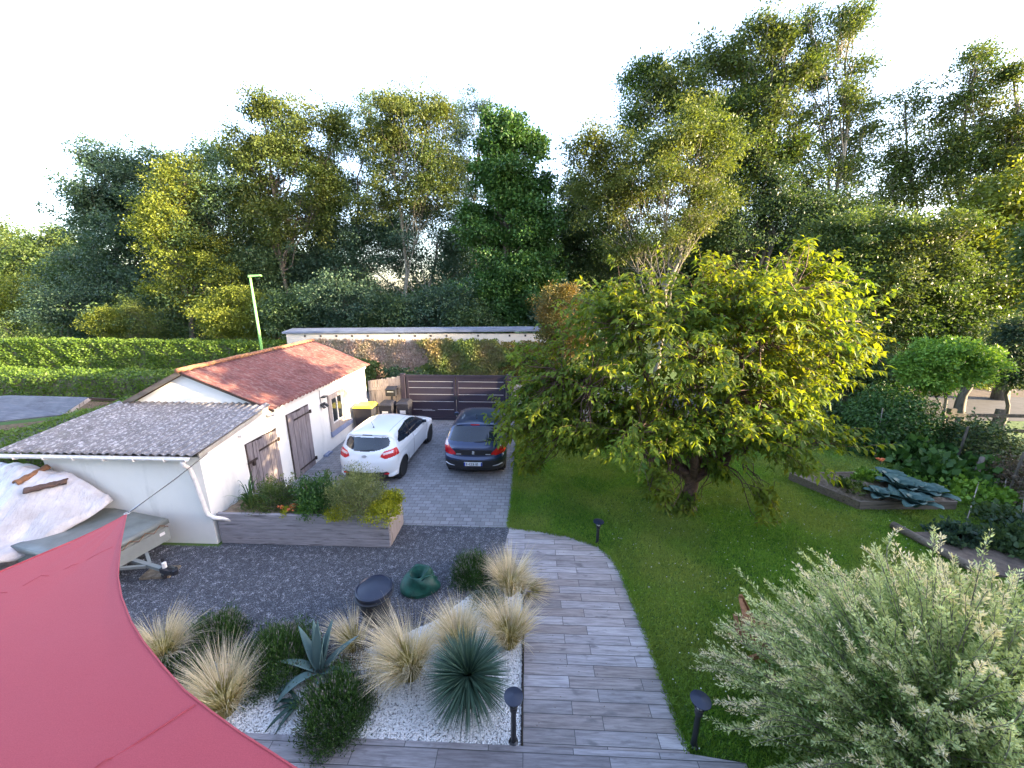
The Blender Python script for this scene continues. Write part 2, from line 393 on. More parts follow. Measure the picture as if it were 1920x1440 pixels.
F['dry'] = foliage('dry_bramble', (.06,.045,.03), (.16,.12,.08), .2, big=1)

# ------------------------------------------------------------------ leaves and branches
def unit(a): return a / np.maximum(np.linalg.norm(a, axis=-1, keepdims=True), 1e-9)
def rdir(n): return unit(rng.normal(size=(n, 3)))
def leaf_arrays(P, D, N, L, W, fold=False, droop=.0):
    D = unit(D); S = unit(np.cross(D, N)); U = np.cross(S, D)
    L = np.asarray(L).reshape(-1, 1); W = np.asarray(W).reshape(-1, 1)
    n = len(P)
    if not fold:
        v = np.stack([P, P + D*L*.45 + S*W*.5, P + D*L, P + D*L*.45 - S*W*.5], 1).reshape(-1, 3)
        f = np.arange(n*4).reshape(n, 4); return v, f, 1
    m1 = P + D*L*.5 - U*0
    dz = np.array([0, 0, -1.]) * L * droop
    v = np.stack([P, P + D*L*.42 + S*W*.5 + U*W*.22 + dz*.2, P + D*L + dz, P + D*L*.42 - S*W*.5 + U*W*.22 + dz*.2, m1 + dz*.25], 1).reshape(-1, 3)
    b = (np.arange(n)*5).reshape(-1, 1)
    f = np.concatenate([b + np.array([[0, 1, 4]]), b + np.array([[1, 2, 4]]), b + np.array([[4, 2, 3]]), b + np.array([[0, 4, 3]])], 1).reshape(-1, 3)
    return v, f, 4
def leafmesh(name, P, D, N, L, W, mat, parent=None, tone=None, fold=False, droop=0.):
    n = len(P)
    if tone is None: tone = rng.random(n)
    v, f, k = leaf_arrays(P, D, N, L, W, fold, droop)
    return npmesh(name, v, f, mat, parent, np.repeat(tone, k))

def ellip_points(n, c, r, shell=.5):
    d = rdir(n); rad = rng.random(n) ** (1/3.) * (1 - shell) + shell * (1 - .25 * rng.random(n) ** 2)
    return np.asarray(c) + d * rad[:, None] * np.asarray(r), d

def limb(mb, a, b, r0, r1, seg=5, jit=.08, n=5, sag=0.):
    a = np.array(a, float); b = np.array(b, float); L = np.linalg.norm(b - a)
    pts = []
    for i in range(seg + 1):
        t = i / seg; p = a + (b - a) * t
        if 0 < i < seg: p = p + rng.normal(size=3) * jit * L / seg
        p[2] += -sag * L * 4 * t * (1 - t)
        pts.append(p)
    mb.tube(pts, [r0 + (r1 - r0) * i / seg for i in range(seg + 1)], n, caps=False)
    return pts

def tree(name, label, base, blobs, mat, cat='tree', group=None, lsize=.2, clumps=90, per=55, csize=.55, trunk=.16,
         bark='bark', split=.38, wind=(0, 0, 0), twigs=True, flat=.6, dens=None, leans=None, aspect=.55, shell=.45):
    """blobs: list of (centre Vector, (rx,ry,rz)); a tapered trunk, a limb to each blob and twigs to the leaf clumps"""
    base = Vector(base); root = thing(name, label, cat, base, group=group); clumps = int(clumps*2.1); per = per*1.5; lsize *= .72
    B = np.array(base)
    mb = MB(); top = max(blobs, key=lambda b: b[0][2]); wind = np.array(wind, float)
    tc = np.array(top[0])
    pts = []; nseg = 8
    for i in range(nseg + 1):
        t = i / nseg; p = B + (tc - B) * np.array([t**1.3, t**1.3, t])
        p[:2] += rng.normal(size=2) * .05 * (tc[2] - B[2]) / nseg * (0 if i == 0 else 1) * 2
        pts.append(p)
    rad = [trunk * (1.25 if i == 0 else 1) * (1 - .8 * i / nseg) + .012 for i in range(nseg + 1)]
    mb.tube([p - B for p in pts], rad, 7, caps=False)
    P = []; D = []; T = []
    tot = sum(b[1][0] * b[1][2] + .3 for b in blobs)
    for c, r in blobs:
        c = np.array(c); r = np.array(r); share = (r[0] * r[2] + .3) / tot
        k = max(4, int(clumps * share))
        # limb from the trunk
        zt = B[2] + (c[2] - B[2]) * (split + .35 * rng.random())
        idx = min(range(len(pts)), key=lambda i: abs(pts[i][2] - min(zt, tc[2] * .92)))
        if c is not tc:
            lp = limb(mb, pts[idx] - B, c - B, trunk * .34, .025, 6, .13)
        ks = max(3, k//7); sp_, sd0 = ellip_points(ks, c, r, min(.8, shell*1.3)); si = rng.integers(0, ks, k); cp = sp_[si] + rng.normal(size=(k,3))*r*.27; dd = unit(sd0[si] + rng.normal(size=(k,3))*.4)
        cp += wind * rng.random((k, 1)) * np.linalg.norm(r) * .2
        ct = np.clip(rng.normal(.45, .2, ks)[si] + rng.normal(size=k)*.15, 0, 1)
        for j in range(k):
            if twigs and j % 3 == 0:
                s = lp[3 + int(rng.integers(0, 3))] + B
                limb(mb, s - B, cp[j] - B, .018, .005, 3, .25, n=3)
            m = int(per * (.5 + rng.random()))
            off = np.clip(rng.normal(size=(m, 3)), -2, 2) * csize * .85 * np.array([1, 1, flat]) * (.6 + .6 * rng.random())
            ln = rng.normal(size=(m, 1)) * csize
            off = off * (1 - .5 * min(1, np.linalg.norm(wind))) + ln * wind * .9
            P.append(cp[j] + off - B)
            dir_ = unit(off + dd[j] * .5 * csize) * .7 + rng.normal(size=(m, 3)) * .5 + np.array([0, 0, -.25]) + wind * .8
            D.append(dir_); T.append(np.clip(ct[j] + rng.normal(size=m) * .22, 0, 1))
    P = np.concatenate(P); D = np.concatenate(D); T = np.concatenate(T)
    P[:, 2] = np.maximum(P[:, 2], .03 - B[2])
    N = unit(rng.normal(size=P.shape) * .8 + np.array([0, 0, .9]))
    L = lsize * (.6 + .8 * rng.random(len(P)))
    mb.build('trunk', M[bark], root, smooth='all')
    leafmesh('crown', P, D, N, L, L * aspect, F[mat], root, T)
    return root

def pb(px, py, Y, rpx, rpy, depth=None):
    """a crown lump seen at pixel (px,py), Y metres out, half-size rpx by rpy pixels"""
    c = V(px, py, Y); s = math.sqrt(0 + (Y * math.cos(PIT) - (c.z - CH) * math.sin(PIT)) ** 2) / FPX
    # widths stretch off axis: use local scale
    wx = abs(V(px + 10, py, Y).x - V(px - 10, py, Y).x) / 20 * rpx
    wz = abs(V(px, py + 10, Y).z - V(px, py - 10, Y).z) / 20 * rpy
    return (c, (wx, depth if depth else wx * .8, wz))

# ================================================================== GROUND AND SURFACES
def sheet(name, poly, z, mat, kind='structure'):
    me = bpy.data.meshes.new(name); me.from_pydata([(p[0], p[1], z) for p in poly], [], [tuple(range(len(poly)))]); me.update()
    me.materials.append(mat); o = bpy.data.objects.new(name, me); C.objects.link(o); o['kind'] = kind; return o
sheet('ground', [(-400,-200),(400,-200),(400,600),(-400,600)], -.03, M['ground'])
LAWN = [(-.30,14.5),(-.30,11),(-.36,7.5),(.31,7.39),(.95,7.23),(1.54,6.93),(1.75,6.62),(1.86,6.2),(1.93,5),(1.95,3.27),(2.5,3.24),(2.5,-.7),(17,-.7),(17,7),(11.8,7.6),(12.9,10.2),(10.5,14.5)]
sheet('lawn', LAWN, -.012, M['lawn'])
DRIVE = [(-6.6,7.5),(-.36,7.5),(-.30,11),(-.30,15.3),(-6.6,15.3)]
sheet('driveway', DRIVE, -.004, M['pavers'])
sheet('gravel', [(-14,2.0),(-.02,2.0),(-.02,5.9),(-.2,6.4),(-.44,6.75),(-.36,7.496),(-6.5,7.496),(-6.5,6.6),(-14,6.6)], -.008, M['gravel'])
PATH = [(0,3.27),(1.95,3.27),(1.93,5),(1.86,6.2),(1.75,6.62),(1.54,6.93),(.95,7.23),(.31,7.39),(-.36,7.5),(-.44,6.75),(-.2,6.4),(0,5.85)]
MB().prism(PATH, -.03, .012).build('path', M['path'])['kind'] = 'structure'
MB().prism([(-9,-.75),(2.55,-.75),(2.55,3.2),(1.95,3.265),(-9,3.265)], -.03, .016).build('terrace', M['terrace'])['kind'] = 'structure'
sheet('road', [(-200,15.6),(200,15.6),(200,19.4),(-200,19.4)], -.02, M['asphalt'])
sheet('verge', [(8,19.4),(200,19.4),(200,21.5),(8,21.5)], -.016, plain('dry_verge', (.09,.06,.045), .95, var=.4, sc=2, bump=.6))
BED = [(-4.6,3.27),(-.03,3.27),(-.03,5.45),(-.25,5.75),(-.7,5.7),(-1.5,5.0),(-2.3,4.55),(-3.2,4.35),(-4.1,4.35),(-5.2,4.6),(-5.6,4.0)]
BED = [(-5.0,3.27),(-.03,3.27),(-.03,5.55),(-.3,5.8),(-.9,5.6),(-1.4,5.0),(-2.2,4.5),(-3.1,4.15),(-4.2,4.1),(-5.2,4.2),(-5.4,3.8)]
sheet('pebble_bed', BED, -.002, M['pebble_base'])
tag(MB().beam((-.012,3.27,.01),(-.012,5.85,.01),.012,.06).build('edging_strip', M['rust']), 'thin dark metal edging between white pebbles and plank path', 'edging')

def inpoly(P, poly):
    x, y = P[:, 0], P[:, 1]; c = np.zeros(len(P), bool); n = len(poly)
    for i in range(n):
        x1, y1 = poly[i]; x2, y2 = poly[(i+1) % n]
        cond = ((y1 > y) != (y2 > y)) & (x < (x2-x1) * (y-y1) / ((y2-y1) if y2 != y1 else 1e-9) + x1); c ^= cond
    return c
def inview(P, m=60):
    """keep what the picture can show (plus a margin for a step aside)"""
    c, s = math.cos(YAW), math.sin(YAW); x = P[:,0]*c + P[:,1]*s; d = -P[:,0]*s + P[:,1]*c; z = P[:,2] - CH
    f = d*math.cos(PIT) - z*math.sin(PIT); u = d*math.sin(PIT) + z*math.cos(PIT)
    px = 960 + FPX*x/np.maximum(f, .1); py = 720 - FPX*u/np.maximum(f, .1)
    return (f > .2) & (px > -m) & (px < 1920+m) & (py < 1440+m)
def scatter(n, x0, x1, y0, y1, poly=None, dens=None):
    P = np.stack([rng.uniform(x0, x1, n), rng.uniform(y0, y1, n), np.zeros(n)], 1)
    k = inview(P)
    if poly: k &= inpoly(P, poly)
    if dens is not None: k &= rng.random(n) < dens(P)
    return P[k]
# grass blades
P = scatter(1250000, -.4, 15, 1.5, 14.6, LAWN, lambda P: np.clip(1.25 - P[:,1] / 13, .3, 1) * np.clip(1.6 - P[:,0] / 11, .35, 1)); P[:, 2] = -.014
n = len(P)
cl = np.sin(P[:,0]*3.1 + np.sin(P[:,1]*1.7)) * .5 + np.sin(P[:,1]*4.3 + P[:,0]) * .3
T = np.clip(.45 + .18*cl + rng.normal(size=n)*.25, 0, 1)
D = np.stack([rng.normal(size=n)*.5, rng.normal(size=n)*.5, np.full(n, 1.)], 1)
L = .045 * (.5 + rng.random(n)); 
D = unit(D); S = unit(np.cross(D, rdir(n))); Wd = (.005 + .004*rng.random(n) + .0007*P[:,1])[:, None]
v = np.stack([P - S*Wd, P + S*Wd, P + D*L[:, None]], 1).reshape(-1, 3)
o = npmesh('lawn_grass', v, np.arange(n*3).reshape(n, 3), F['grass'], None, T); tag(o, 'short green lawn grass between the plank path and the vegetable beds', 'grass', kind='stuff')
# longer tufts along path edge
ed = [(1.95,3.3),(1.93,5),(1.86,6.2),(1.75,6.62),(1.54,6.93),(.95,7.23),(.31,7.39),(-.36,7.5),(-.32,9),(-.30,11),(-.30,14)]
pts = []
for a, b in zip(ed[:-1], ed[1:]):
    m = int(900 * math.dist(a, b)); t = rng.random(m)[:, None]; pts.append(np.array(a) + (np.array(b) - np.array(a)) * t)
P2 = np.concatenate(pts); n = len(P2); P = np.zeros((n, 3)); P[:, :2] = P2 + np.stack([rng.random(n)*.12 - .055, rng.normal(size=n)*.035], 1)
D = unit(np.stack([rng.normal(size=n)*.7, rng.normal(size=n)*.5, np.full(n, 1.)], 1))
o = leafmesh('edge_grass', P, D, rdir(n), .05 + .05*rng.random(n), np.full(n, .011), F['grass'], None, rng.random(n)*.8)
tag(o, 'ragged grass fringe along the edge of path and driveway', 'grass', kind='stuff')
P = scatter(26000, 1.9, 9, 3.2, 9, LAWN)[:420]; n = len(P); P[:, 2] = .03
tag(leafmesh('clover_flowers', P, unit(rng.normal(size=(n,3))*np.array([1,1,.2])), np.tile([0,0,1.], (n,1)), np.full(n,.02), np.full(n,.018), M['sticker'], None), 'tiny white clover flowers and petals dotted over the lawn', 'clover', kind='stuff')
# pebbles
def pebbles(name, P, size, mat, label):
    n = len(P); base = np.array([(1,0,0),(-1,0,0),(0,1,0),(0,-1,0),(0,0,1),(0,0,-.5)], float)
    fc = np.array([(0,2,4),(2,1,4),(1,3,4),(3,0,4),(2,0,5),(1,2,5),(3,1,5),(0,3,5)])
    a = rng.random(n)*6.28; s = size*(.6 + .8*rng.random((n, 3))); s[:, 2] *= .6
    v = base[None] * s[:, None, :]; ca, sa = np.cos(a)[:, None], np.sin(a)[:, None]
    x = v[..., 0]*ca - v[..., 1]*sa; y = v[..., 0]*sa + v[..., 1]*ca
    v = np.stack([x, y, v[..., 2]], -1) + P[:, None, :]
    f = (fc[None] + (np.arange(n)*6)[:, None, None]).reshape(-1, 3)
    o = npmesh(name, v.reshape(-1, 3), f, mat, smooth=False); tag(o, label, 'pebbles', kind='stuff'); return o
P = scatter(60000, -5.5, 0, 3.25, 5.9, BED); P[:, 2] = .006
pebbles('white_pebbles', P, .014, M['pebble'], 'loose white pebbles covering the planting bed')
P = scatter(120000, -9, -.3, 3.3, 7.5, [(-9,3.3),(-5.4,3.8),(-5.2,4.25),(-3.1,4.2),(-2.2,4.55),(-1.4,5.05),(-.9,5.65),(-.05,5.9),(-.44,6.75),(-.38,7.45),(-2.8,7.45),(-2.8,6.65),(-9,6.6)], lambda P: np.full(len(P), .55)); P[:, 2] = -.002
pebbles('dark_gravel_stones', P, .0085, M['stone_dark'], 'loose dark grey gravel stones in the yard')
P = scatter(900, -.05, 1.9, 3.0, 7.3, PATH); P[:, 2] = .014
n = 60; P = P[:n]; n = len(P)
tag(leafmesh('leaf_litter', P, unit(rng.normal(size=(n,3))*np.array([1,1,.05])), np.tile([0,0,1.], (n,1)), np.full(n,.022), np.full(n,.012), F['dry'], None), 'tiny dry leaves fallen on the plank path', 'leaf litter', kind='stuff')

# ================================================================== HOUSE BEHIND THE CAMERA AND ADDED UNSEEN HOUSE AT RIGHT (shades the yard)
h = thing('house', 'large rendered house whose balcony the picture is taken from', 'house', (0, -1, 0))
mb = MB(); mb.box((-13, -9, -.03), (12.6, -.2, 6.3)); mb.build('wall', M['house'], h)
mb = MB(); mb.add([(-13.3,-9.3,6.2),(12.9,-9.3,6.2),(12.9,.1,6.2),(-13.3,.1,6.2),(-13.3,-4.6,9.4),(12.9,-4.6,9.4)], [(0,1,5,4),(2,3,4,5),(0,4,3),(1,2,5),(0,3,2,1)]); mb.build('roof', M['tiles'], h)
h = thing('house', 'unseen house added right of the garden to shade the yard', 'house', (18, -2, 0))  # unseen sun blocker, added to shade yard and shed
mb = MB(); mb.box((-.6, -9, -.03), (6, 5.0, 6.3)); mb.build('wall', M['house'], h)
mb = MB(); mb.add([(-.9,-9.3,6.2),(6.3,-9.3,6.2),(6.3,5.3,6.2),(-.9,5.3,6.2),(2.7,-9.3,8.9),(2.7,5.3,8.9)], [(0,3,5,4),(2,1,4,5),(0,4,1),(3,2,5),(0,1,2,3)]); mb.build('roof', M['tiles'], h)
mb = MB(); mb.box((.2, 5.0, -.03), (5, 12.9, 3.2)); mb.add([(0,5.3,3.2),(5.2,5.3,3.2),(5.2,13.1,3.2),(0,13.1,3.2),(2.6,5.3,4.9),(2.6,13.1,4.9)], [(0,3,5,4),(2,1,4,5),(0,4,1),(3,2,5),(0,1,2,3)]); mb.build('shade_annex', M['house'], h)  # lower added wing, height set to let sun onto the cherry

# ================================================================== SHED
XW = -6.6
shed = thing('garden_shed', 'low cream rendered shed with red and grey corrugated roofs', 'shed', (XW, 6.7, 0))
ox, oy = XW, 6.7
def S(x, y, z): return (x - ox, y - oy, z)
mb = MB()
# walls of grey part (front y 6.7..8.9), main part (8.9..14.7)
def wall_quad(mb, a, b, c_, d): mb.add([S(*a), S(*b), S(*c_), S(*d)], [(0,1,2,3)])
xl = -9.95
mb.add([S(xl,6.7,-.02), S(XW,6.7,-.02), S(XW,6.7,2.0), S(xl,6.7,2.0), S(xl,8.9,-.02), S(XW,8.9,-.02), S(XW,8.9,2.37), S(xl,8.9,2.37)],
       [(0,1,2,3),(1,5,6,2),(4,0,3,7)])
xl2 = -10.35
gy = [(xl2,-.02),(XW-.012,-.02),(XW-.012,2.3),(-8.7,3.2),(xl2,2.36)]
vs = [S(x, 8.9, z) for x, z in gy] + [S(x, 14.65, z) for x, z in gy]
mb.add(vs, [(0,1,2,3,4),(5,9,8,7,6),(1,6,7,2),(0,4,9,5)])
wall = mb.build('wall', M['render'], shed)
# white capping board above the main side wall (seen below the red eave) + grey fascia
mb = MB(); mb.box(S(XW+.0, 8.95, 2.2), S(XW+.035, 14.7, 2.31)); mb.build('fascia', M['white_pvc'], shed)
def corrugated(name, p00, p10, p01, p11, waves, amp, mat, par, th=.012, rows=2, lap=.0):
    """sheet whose waves run along p00->p01; counted across p00->p10"""
    p00, p10, p01, p11 = map(lambda p: np.array(p, float), (p00, p10, p01, p11))
    nu = waves*8; us = np.linspace(0, 1, nu+1); vs_ = np.linspace(0, 1, rows*6+1)
    nrm = np.cross(p10-p00, p01-p00); nrm /= np.linalg.norm(nrm)
    if nrm[2] < 0: nrm = -nrm
    v = []
    for t in vs_:
        a = p00 + (p01-p00)*t; b = p10 + (p11-p10)*t
        lp = lap * (1 - (t*rows) % 1 if t < 1 else 0)
        for u in us: v.append(a + (b-a)*u + nrm*(amp*math.sin(u*waves*2*math.pi) + lp + .004*math.sin(u*37+t*5)))
    m = nu+1; f = [(j*m+i, j*m+i+1, (j+1)*m+i+1, (j+1)*m+i) for j in range(len(vs_)-1) for i in range(nu)]
    o = npmesh(name, v, f, mat, par, smooth=True); md = o.modifiers.new('s', 'SOLIDIFY'); md.thickness = th; return o
corrugated('grey_roof', S(-10.62,6.50,2.13), S(-6.52,6.50,2.13), S(-10.62,8.9,2.47), S(-6.52,8.9,2.47), 23, .024, M['roof_grey'], shed, rows=2, lap=.012)
corrugated('red_roof', S(-6.44,8.78,2.33), S(-6.44,14.85,2.33), S(-8.7,8.78,3.30), S(-8.7,14.85,3.30), 34, .024, M['roof_red'], shed, rows=2, lap=.012)
corrugated('red_roof', S(-10.45,8.78,2.42), S(-10.45,14.85,2.42), S(-8.7,8.78,3.30), S(-8.7,14.85,3.30), 34, .024, M['roof_red'], shed, rows=1)
mb = MB(); mb.tube([S(-8.7, 8.74 + i*.51 + .003*(i%2), 3.33 + .008*math.sin(i*2)) for i in range(13)], .06, 9); mb.build('ridge_cap', M['lichen'], shed, smooth='all')
# verge boards: left is mossy timber, right thin dark
mb = MB(); mb.beam(S(-10.5,8.80,2.36), S(-8.7,8.80,3.26), .05, .10); mb.build('verge_board', M['wood_bed'], shed)
mb = MB(); mb.beam(S(-6.42,8.80,2.29), S(-8.7,8.80,3.255), .03, .05); mb.build('verge_trim', M['rust'], shed)
mb = MB(); mb.box(S(-9.9, 6.56, 2.0), S(-6.56, 6.69, 2.09)); mb.box(S(-6.6, 6.66, 1.98), S(-6.55, 8.88, 2.06)); 
mb = MB(); mb.add([S(-6.585,6.66,2.0), S(-6.545,6.66,2.0), S(-6.545,8.86,2.33), S(-6.585,8.86,2.33), S(-6.585,6.66,2.09), S(-6.545,6.66,2.09), S(-6.545,8.86,2.42), S(-6.585,8.86,2.42)], [(0,3,2,1),(4,5,6,7),(0,1,5,4),(1,2,6,5),(2,3,7,6),(3,0,4,7)]); mb.build('side_trim', M['concrete'], shed)
# gutter (half pipe), brackets, downpipe
mb = MB(); k = 10; prof = [(.062*math.cos(math.pi + math.pi*i/k), .062*math.sin(math.pi + math.pi*i/k)) for i in range(k+1)]
prof2 = [(x*.9, z*.9+.002) for x, z in prof[::-1]]; pr = prof + prof2; vs = []
for x in (-12.2, -6.62): vs += [S(x, 6.47 + a, 2.08 + b) for a, b in pr]
m = len(pr); fs = [(i, (i+1) % m, m+(i+1) % m, m+i) for i in range(m)] + [tuple(range(m)), tuple(range(m, 2*m))[::-1]]
gut = MB().add(vs, fs).build('gutter', M['white_pvc'], shed, smooth=True)
for i in range(9):
    x = -12.0 + i*.62
    MB().tube([S(x, 6.54, 2.10), S(x, 6.53, 2.03), S(x, 6.47, 2.006), S(x, 6.405, 2.03), S(x, 6.395, 2.085)], .011, 5).build('gutter_bracket', M['white_pvc'], gut)
mb = MB(); mb.tube([S(-6.72,6.47,2.03), S(-6.72,6.47,1.93), S(-6.75,6.60,1.80), S(-6.70,6.615,1.5), S(-6.63,6.625,.85), S(-6.61,6.63,.74), S(-6.50,6.64,.66), S(-6.05,6.80,.50)], .042, 10); mb.build('downpipe', M['white_pvc'], shed, smooth='all')
# stable door, tall door
def plank_door(y0, y1, z0, z1, label, npl, straps, bolt=False):
    mb = MB(); w_ = (y1 - y0) / npl
    for i in range(npl):
        q = .006 * ((i * 7) % 3)
        mb.box(S(XW+.002, y0 + i*w_ + .004, z0 + q*2), S(XW+.03+q, y0 + (i+1)*w_ - .004, z1 - q*3))
    o = mb.build('door', M['wood_z'], shed, bevel=.003); o['label'] = label
    for (ya, yb, z) in straps:
        h_ = MB().beam(S(XW+.052, ya, z), S(XW+.052, yb, z), .045, .012, up=(1,0,0)); h_.box(S(XW+.03, yb-.03, z-.05), S(XW+.075, yb+.03, z+.05)); h_.build('strap_hinge', M['rust'], o)
    if bolt:
        h_ = MB().beam(S(XW+.056, y0-.08, z1-.44), S(XW+.056, y0+.22, z1-.44), .05, .03, up=(1,0,0)); h_.box(S(XW+.04, y0+.06, z1-.56), S(XW+.085, y0+.13, z1-.44)); h_.build('bolt', M['rust'], o)
    mb = MB().box(S(XW+.0, y0-.03, z0), S(XW+.012, y1+.03, z1+.02)); mb.build('door_recess', M['rust'], o)
    return o
plank_door(7.92, 8.97, 0.0, 1.74, 'wide weathered plank door with one strap hinge and bolt', 6, [(8.25, 8.99, 1.45)], True)
plank_door(9.50, 10.50, -.01, 1.93, 'tall narrow weathered plank door', 5, [(9.72, 10.53, 1.72), (9.7, 10.52, .20)])
# window with brick-pale timber surround, open shutter leaf and blue sill
wy0, wy1, wz0, wz1 = 11.62, 12.95, .62, 1.88
fr = MB()
fr.box(S(XW+.002, wy0, wz1-.16), S(XW+.05, wy1, wz1)); fr.box(S(XW+.002, wy0, wz0), S(XW+.045, wy0+.16, wz1-.16)); fr.box(S(XW+.002, wy1-.42, wz0), S(XW+.045, wy1, wz1-.16)); fr.box(S(XW+.002, wy0+.16, wz0), S(XW+.04, wy1-.42, wz0+.24))
win = MB().box(S(XW+.001, wy0+.16, wz0+.24), S(XW+.012, wy1-.42, wz1-.16)).build('window', M['glass'], shed)
fr.build('frame', M['wood_pale'], win, bevel=.004)
mb = MB(); mb.box(S(XW+.013, 12.14, wz0+.24), S(XW+.034, 12.19, wz1-.16)); mb.box(S(XW+.013, wy0+.16, wz0+.24), S(XW+.036, wy0+.2, wz1-.16)); mb.box(S(XW+.013, wy1-.46, wz0+.24), S(XW+.036, wy1-.42, wz1-.16)); mb.box(S(XW+.013, wy0+.2, wz0+.24), S(XW+.037, wy1-.46, wz0+.28)); mb.build('sash', M['white_pvc'], win)
mb = MB(); mb.add([S(XW+.0,wy0-.02,wz0-.18), S(XW+.07,wy0-.02,wz0-.18), S(XW+.05,wy0-.02,wz0), S(XW,wy0-.02,wz0), S(XW+.0,wy1+.16,wz0-.18), S(XW+.07,wy1+.16,wz0-.18), S(XW+.05,wy1+.16,wz0), S(XW,wy1+.16,wz0)], [(0,1,2,3),(7,6,5,4),(1,5,6,2),(0,4,5,1),(2,6,7,3)]); mb.build('sill', M['blue_sill'], win)
# wall fittings: spot lamps by window, dome lamp, vent hood, cable
def W3(y, z, dx=.0): return S(XW+dx, y, z)
mb = MB(); mb.box(W3(11.18,1.66,0), W3(11.42,1.74,.05)); mb.tube([W3(11.24,1.68,.05), W3(11.22,1.6,.12)], .045, 8); mb.tube([W3(11.40,1.68,.05), W3(11.42,1.6,.13)], .045, 8); mb.build('twin_spotlight', M['black_plastic'], shed, smooth=True); MB().box(W3(11.26,1.93,0), W3(11.46,1.96,.14)).build('lamp_hood', M['black_plastic'], shed)
mb = MB(); mb.tube([W3(11.22,2.2,.012), W3(11.2,1.95,.012), W3(11.24,1.72,.012)], .008, 5); mb.build('cable', M['black_plastic'], shed)
mb = MB(); mb.lathe([(.0,.05),(.06,.045),(.085,.02),(.085,0)], W3(8.78,2.2,.09), 14); mb.build('dome_lamp', M['white_pvc'], shed, smooth='all'); MB().lathe([(.07,.0),(.075,-.02),(0,-.03)], W3(8.78,2.2,.09), 14).build('lamp_lens', M['black_plastic'], shed)
mb = MB(); mb.box(W3(7.74,2.0,0), W3(7.84,2.05,.09)); mb.build('wall_bracket', M['white_pvc'], shed)
mb = MB(); a = [Vector(W3(6.86,2.03,.02)) + Vector((.03*math.cos(t), .0, .03*math.sin(t))) for t in np.linspace(0, 6.28, 13)]; mb.tube(a, .008, 5, False); mb.build('wall_hook', M['steel'], shed)
MB().box(W3(11.0, -.02, 0), W3(11.35, .06, .12)).build('floor_vent', M['blue_sill'], shed)

# ================================================================== NEIGHBOUR'S DARK OUTBUILDING (left)
nb = thing('outbuilding', 'low neighbouring outbuilding with dark slate coloured felt roof behind the left hedge', 'outbuilding', (-15.6, 12.0, 0))
def N_(x, y, z): return (x + 15.6, y - 12.0, z)
R0, R1 = G(165,745,1.62), G(-160,752,1.62); e0, e1 = G(120,776,1.25), G(-160,818,1.25)
e0, e1 = (-14.6, 9.9, 1.15), (-21, 9.5, 1.15); R0, R1 = (-15.7, 12.1, 1.62), (-21, 11.8, 1.62); b0, b1 = (-15.9, 14.0, 1.2), (-21, 14.0, 1.2)
e0 = tuple(G(118,778,1.2)); e1 = tuple(G(-140,806,1.2)); R0 = tuple(G(166,746,1.62)); R1 = tuple(G(-40,747,1.62)); b0 = tuple(G(222,749,1.3)); b1 = (R1[0]-1, b0[1]+.3, 1.3)
mb = MB(); mb.add([N_(*e0), N_(*R0), N_(*R1), N_(*e1), N_(*b0), N_(*b1)], [(0,1,2,3),(1,4,5,2)]); mb.build('roof', M['slate'], nb, solid=.05)
q = lambda p, d=.12: N_(p[0], p[1], p[2]-d)
mb = MB(); mb.add([q(e0), q(R0), q(R1), q(e1), N_(e0[0],e0[1],0), N_(R0[0],R0[1],0), N_(R1[0],R1[1],0), N_(e1[0],e1[1],0), q(b0), N_(b0[0],b0[1],0), q(b1), N_(b1[0],b1[1],0)], [(0,3,7,4),(0,4,5,1),(1,5,9,8),(3,2,6,7)]); mb.build('wall', M['wood_bed'], nb)
MB().beam(N_(e0[0]+.03,e0[1],e0[2]-.04), N_(R0[0]+.03,R0[1],R0[2]-.04), .04, .1).build('verge_board', M['wood_pale'], nb)
MB().beam(N_(R0[0]+.03,R0[1],R0[2]-.04), N_(b0[0]+.03,b0[1],b0[2]-.04), .04, .09).build('verge_board', M['rust'], nb)

# ================================================================== STREET WALL with coping, vents and ivy
sw = thing('street_wall', 'long cream street wall with dark zinc coping and a row of small vent holes', 'wall', (-6, 20, 0))
mb = MB(); mb.box((-7.2, 0, -.03), (7.6, .3, 3.03)); mb.build('wall', M['render_wall'], sw)
mb = MB(); mb.add([(-7.35,-.12,3.0),(7.7,-.12,3.2),(7.7,.9,3.2),(-7.35,.9,3.0),(-7.35,-.12,3.09),(7.7,-.12,3.29),(7.7,.9,3.37),(-7.35,.9,3.2)], [(0,3,2,1),(4,5,6,7),(0,1,5,4),(1,2,6,5),(2,3,7,6),(3,0,4,7)]); mb.build('coping', M['coping'], sw)
for i in range(16):
    if i in (5, 10, 12): continue
    x = V(572 + i*29.5, 631, 20).x + 6; z = 2.86 + i*.006
    MB().box((x-.05, -.012, z-.05), (x+.05, .02, z+.05)).build('vent_hole', M['rust'], sw)
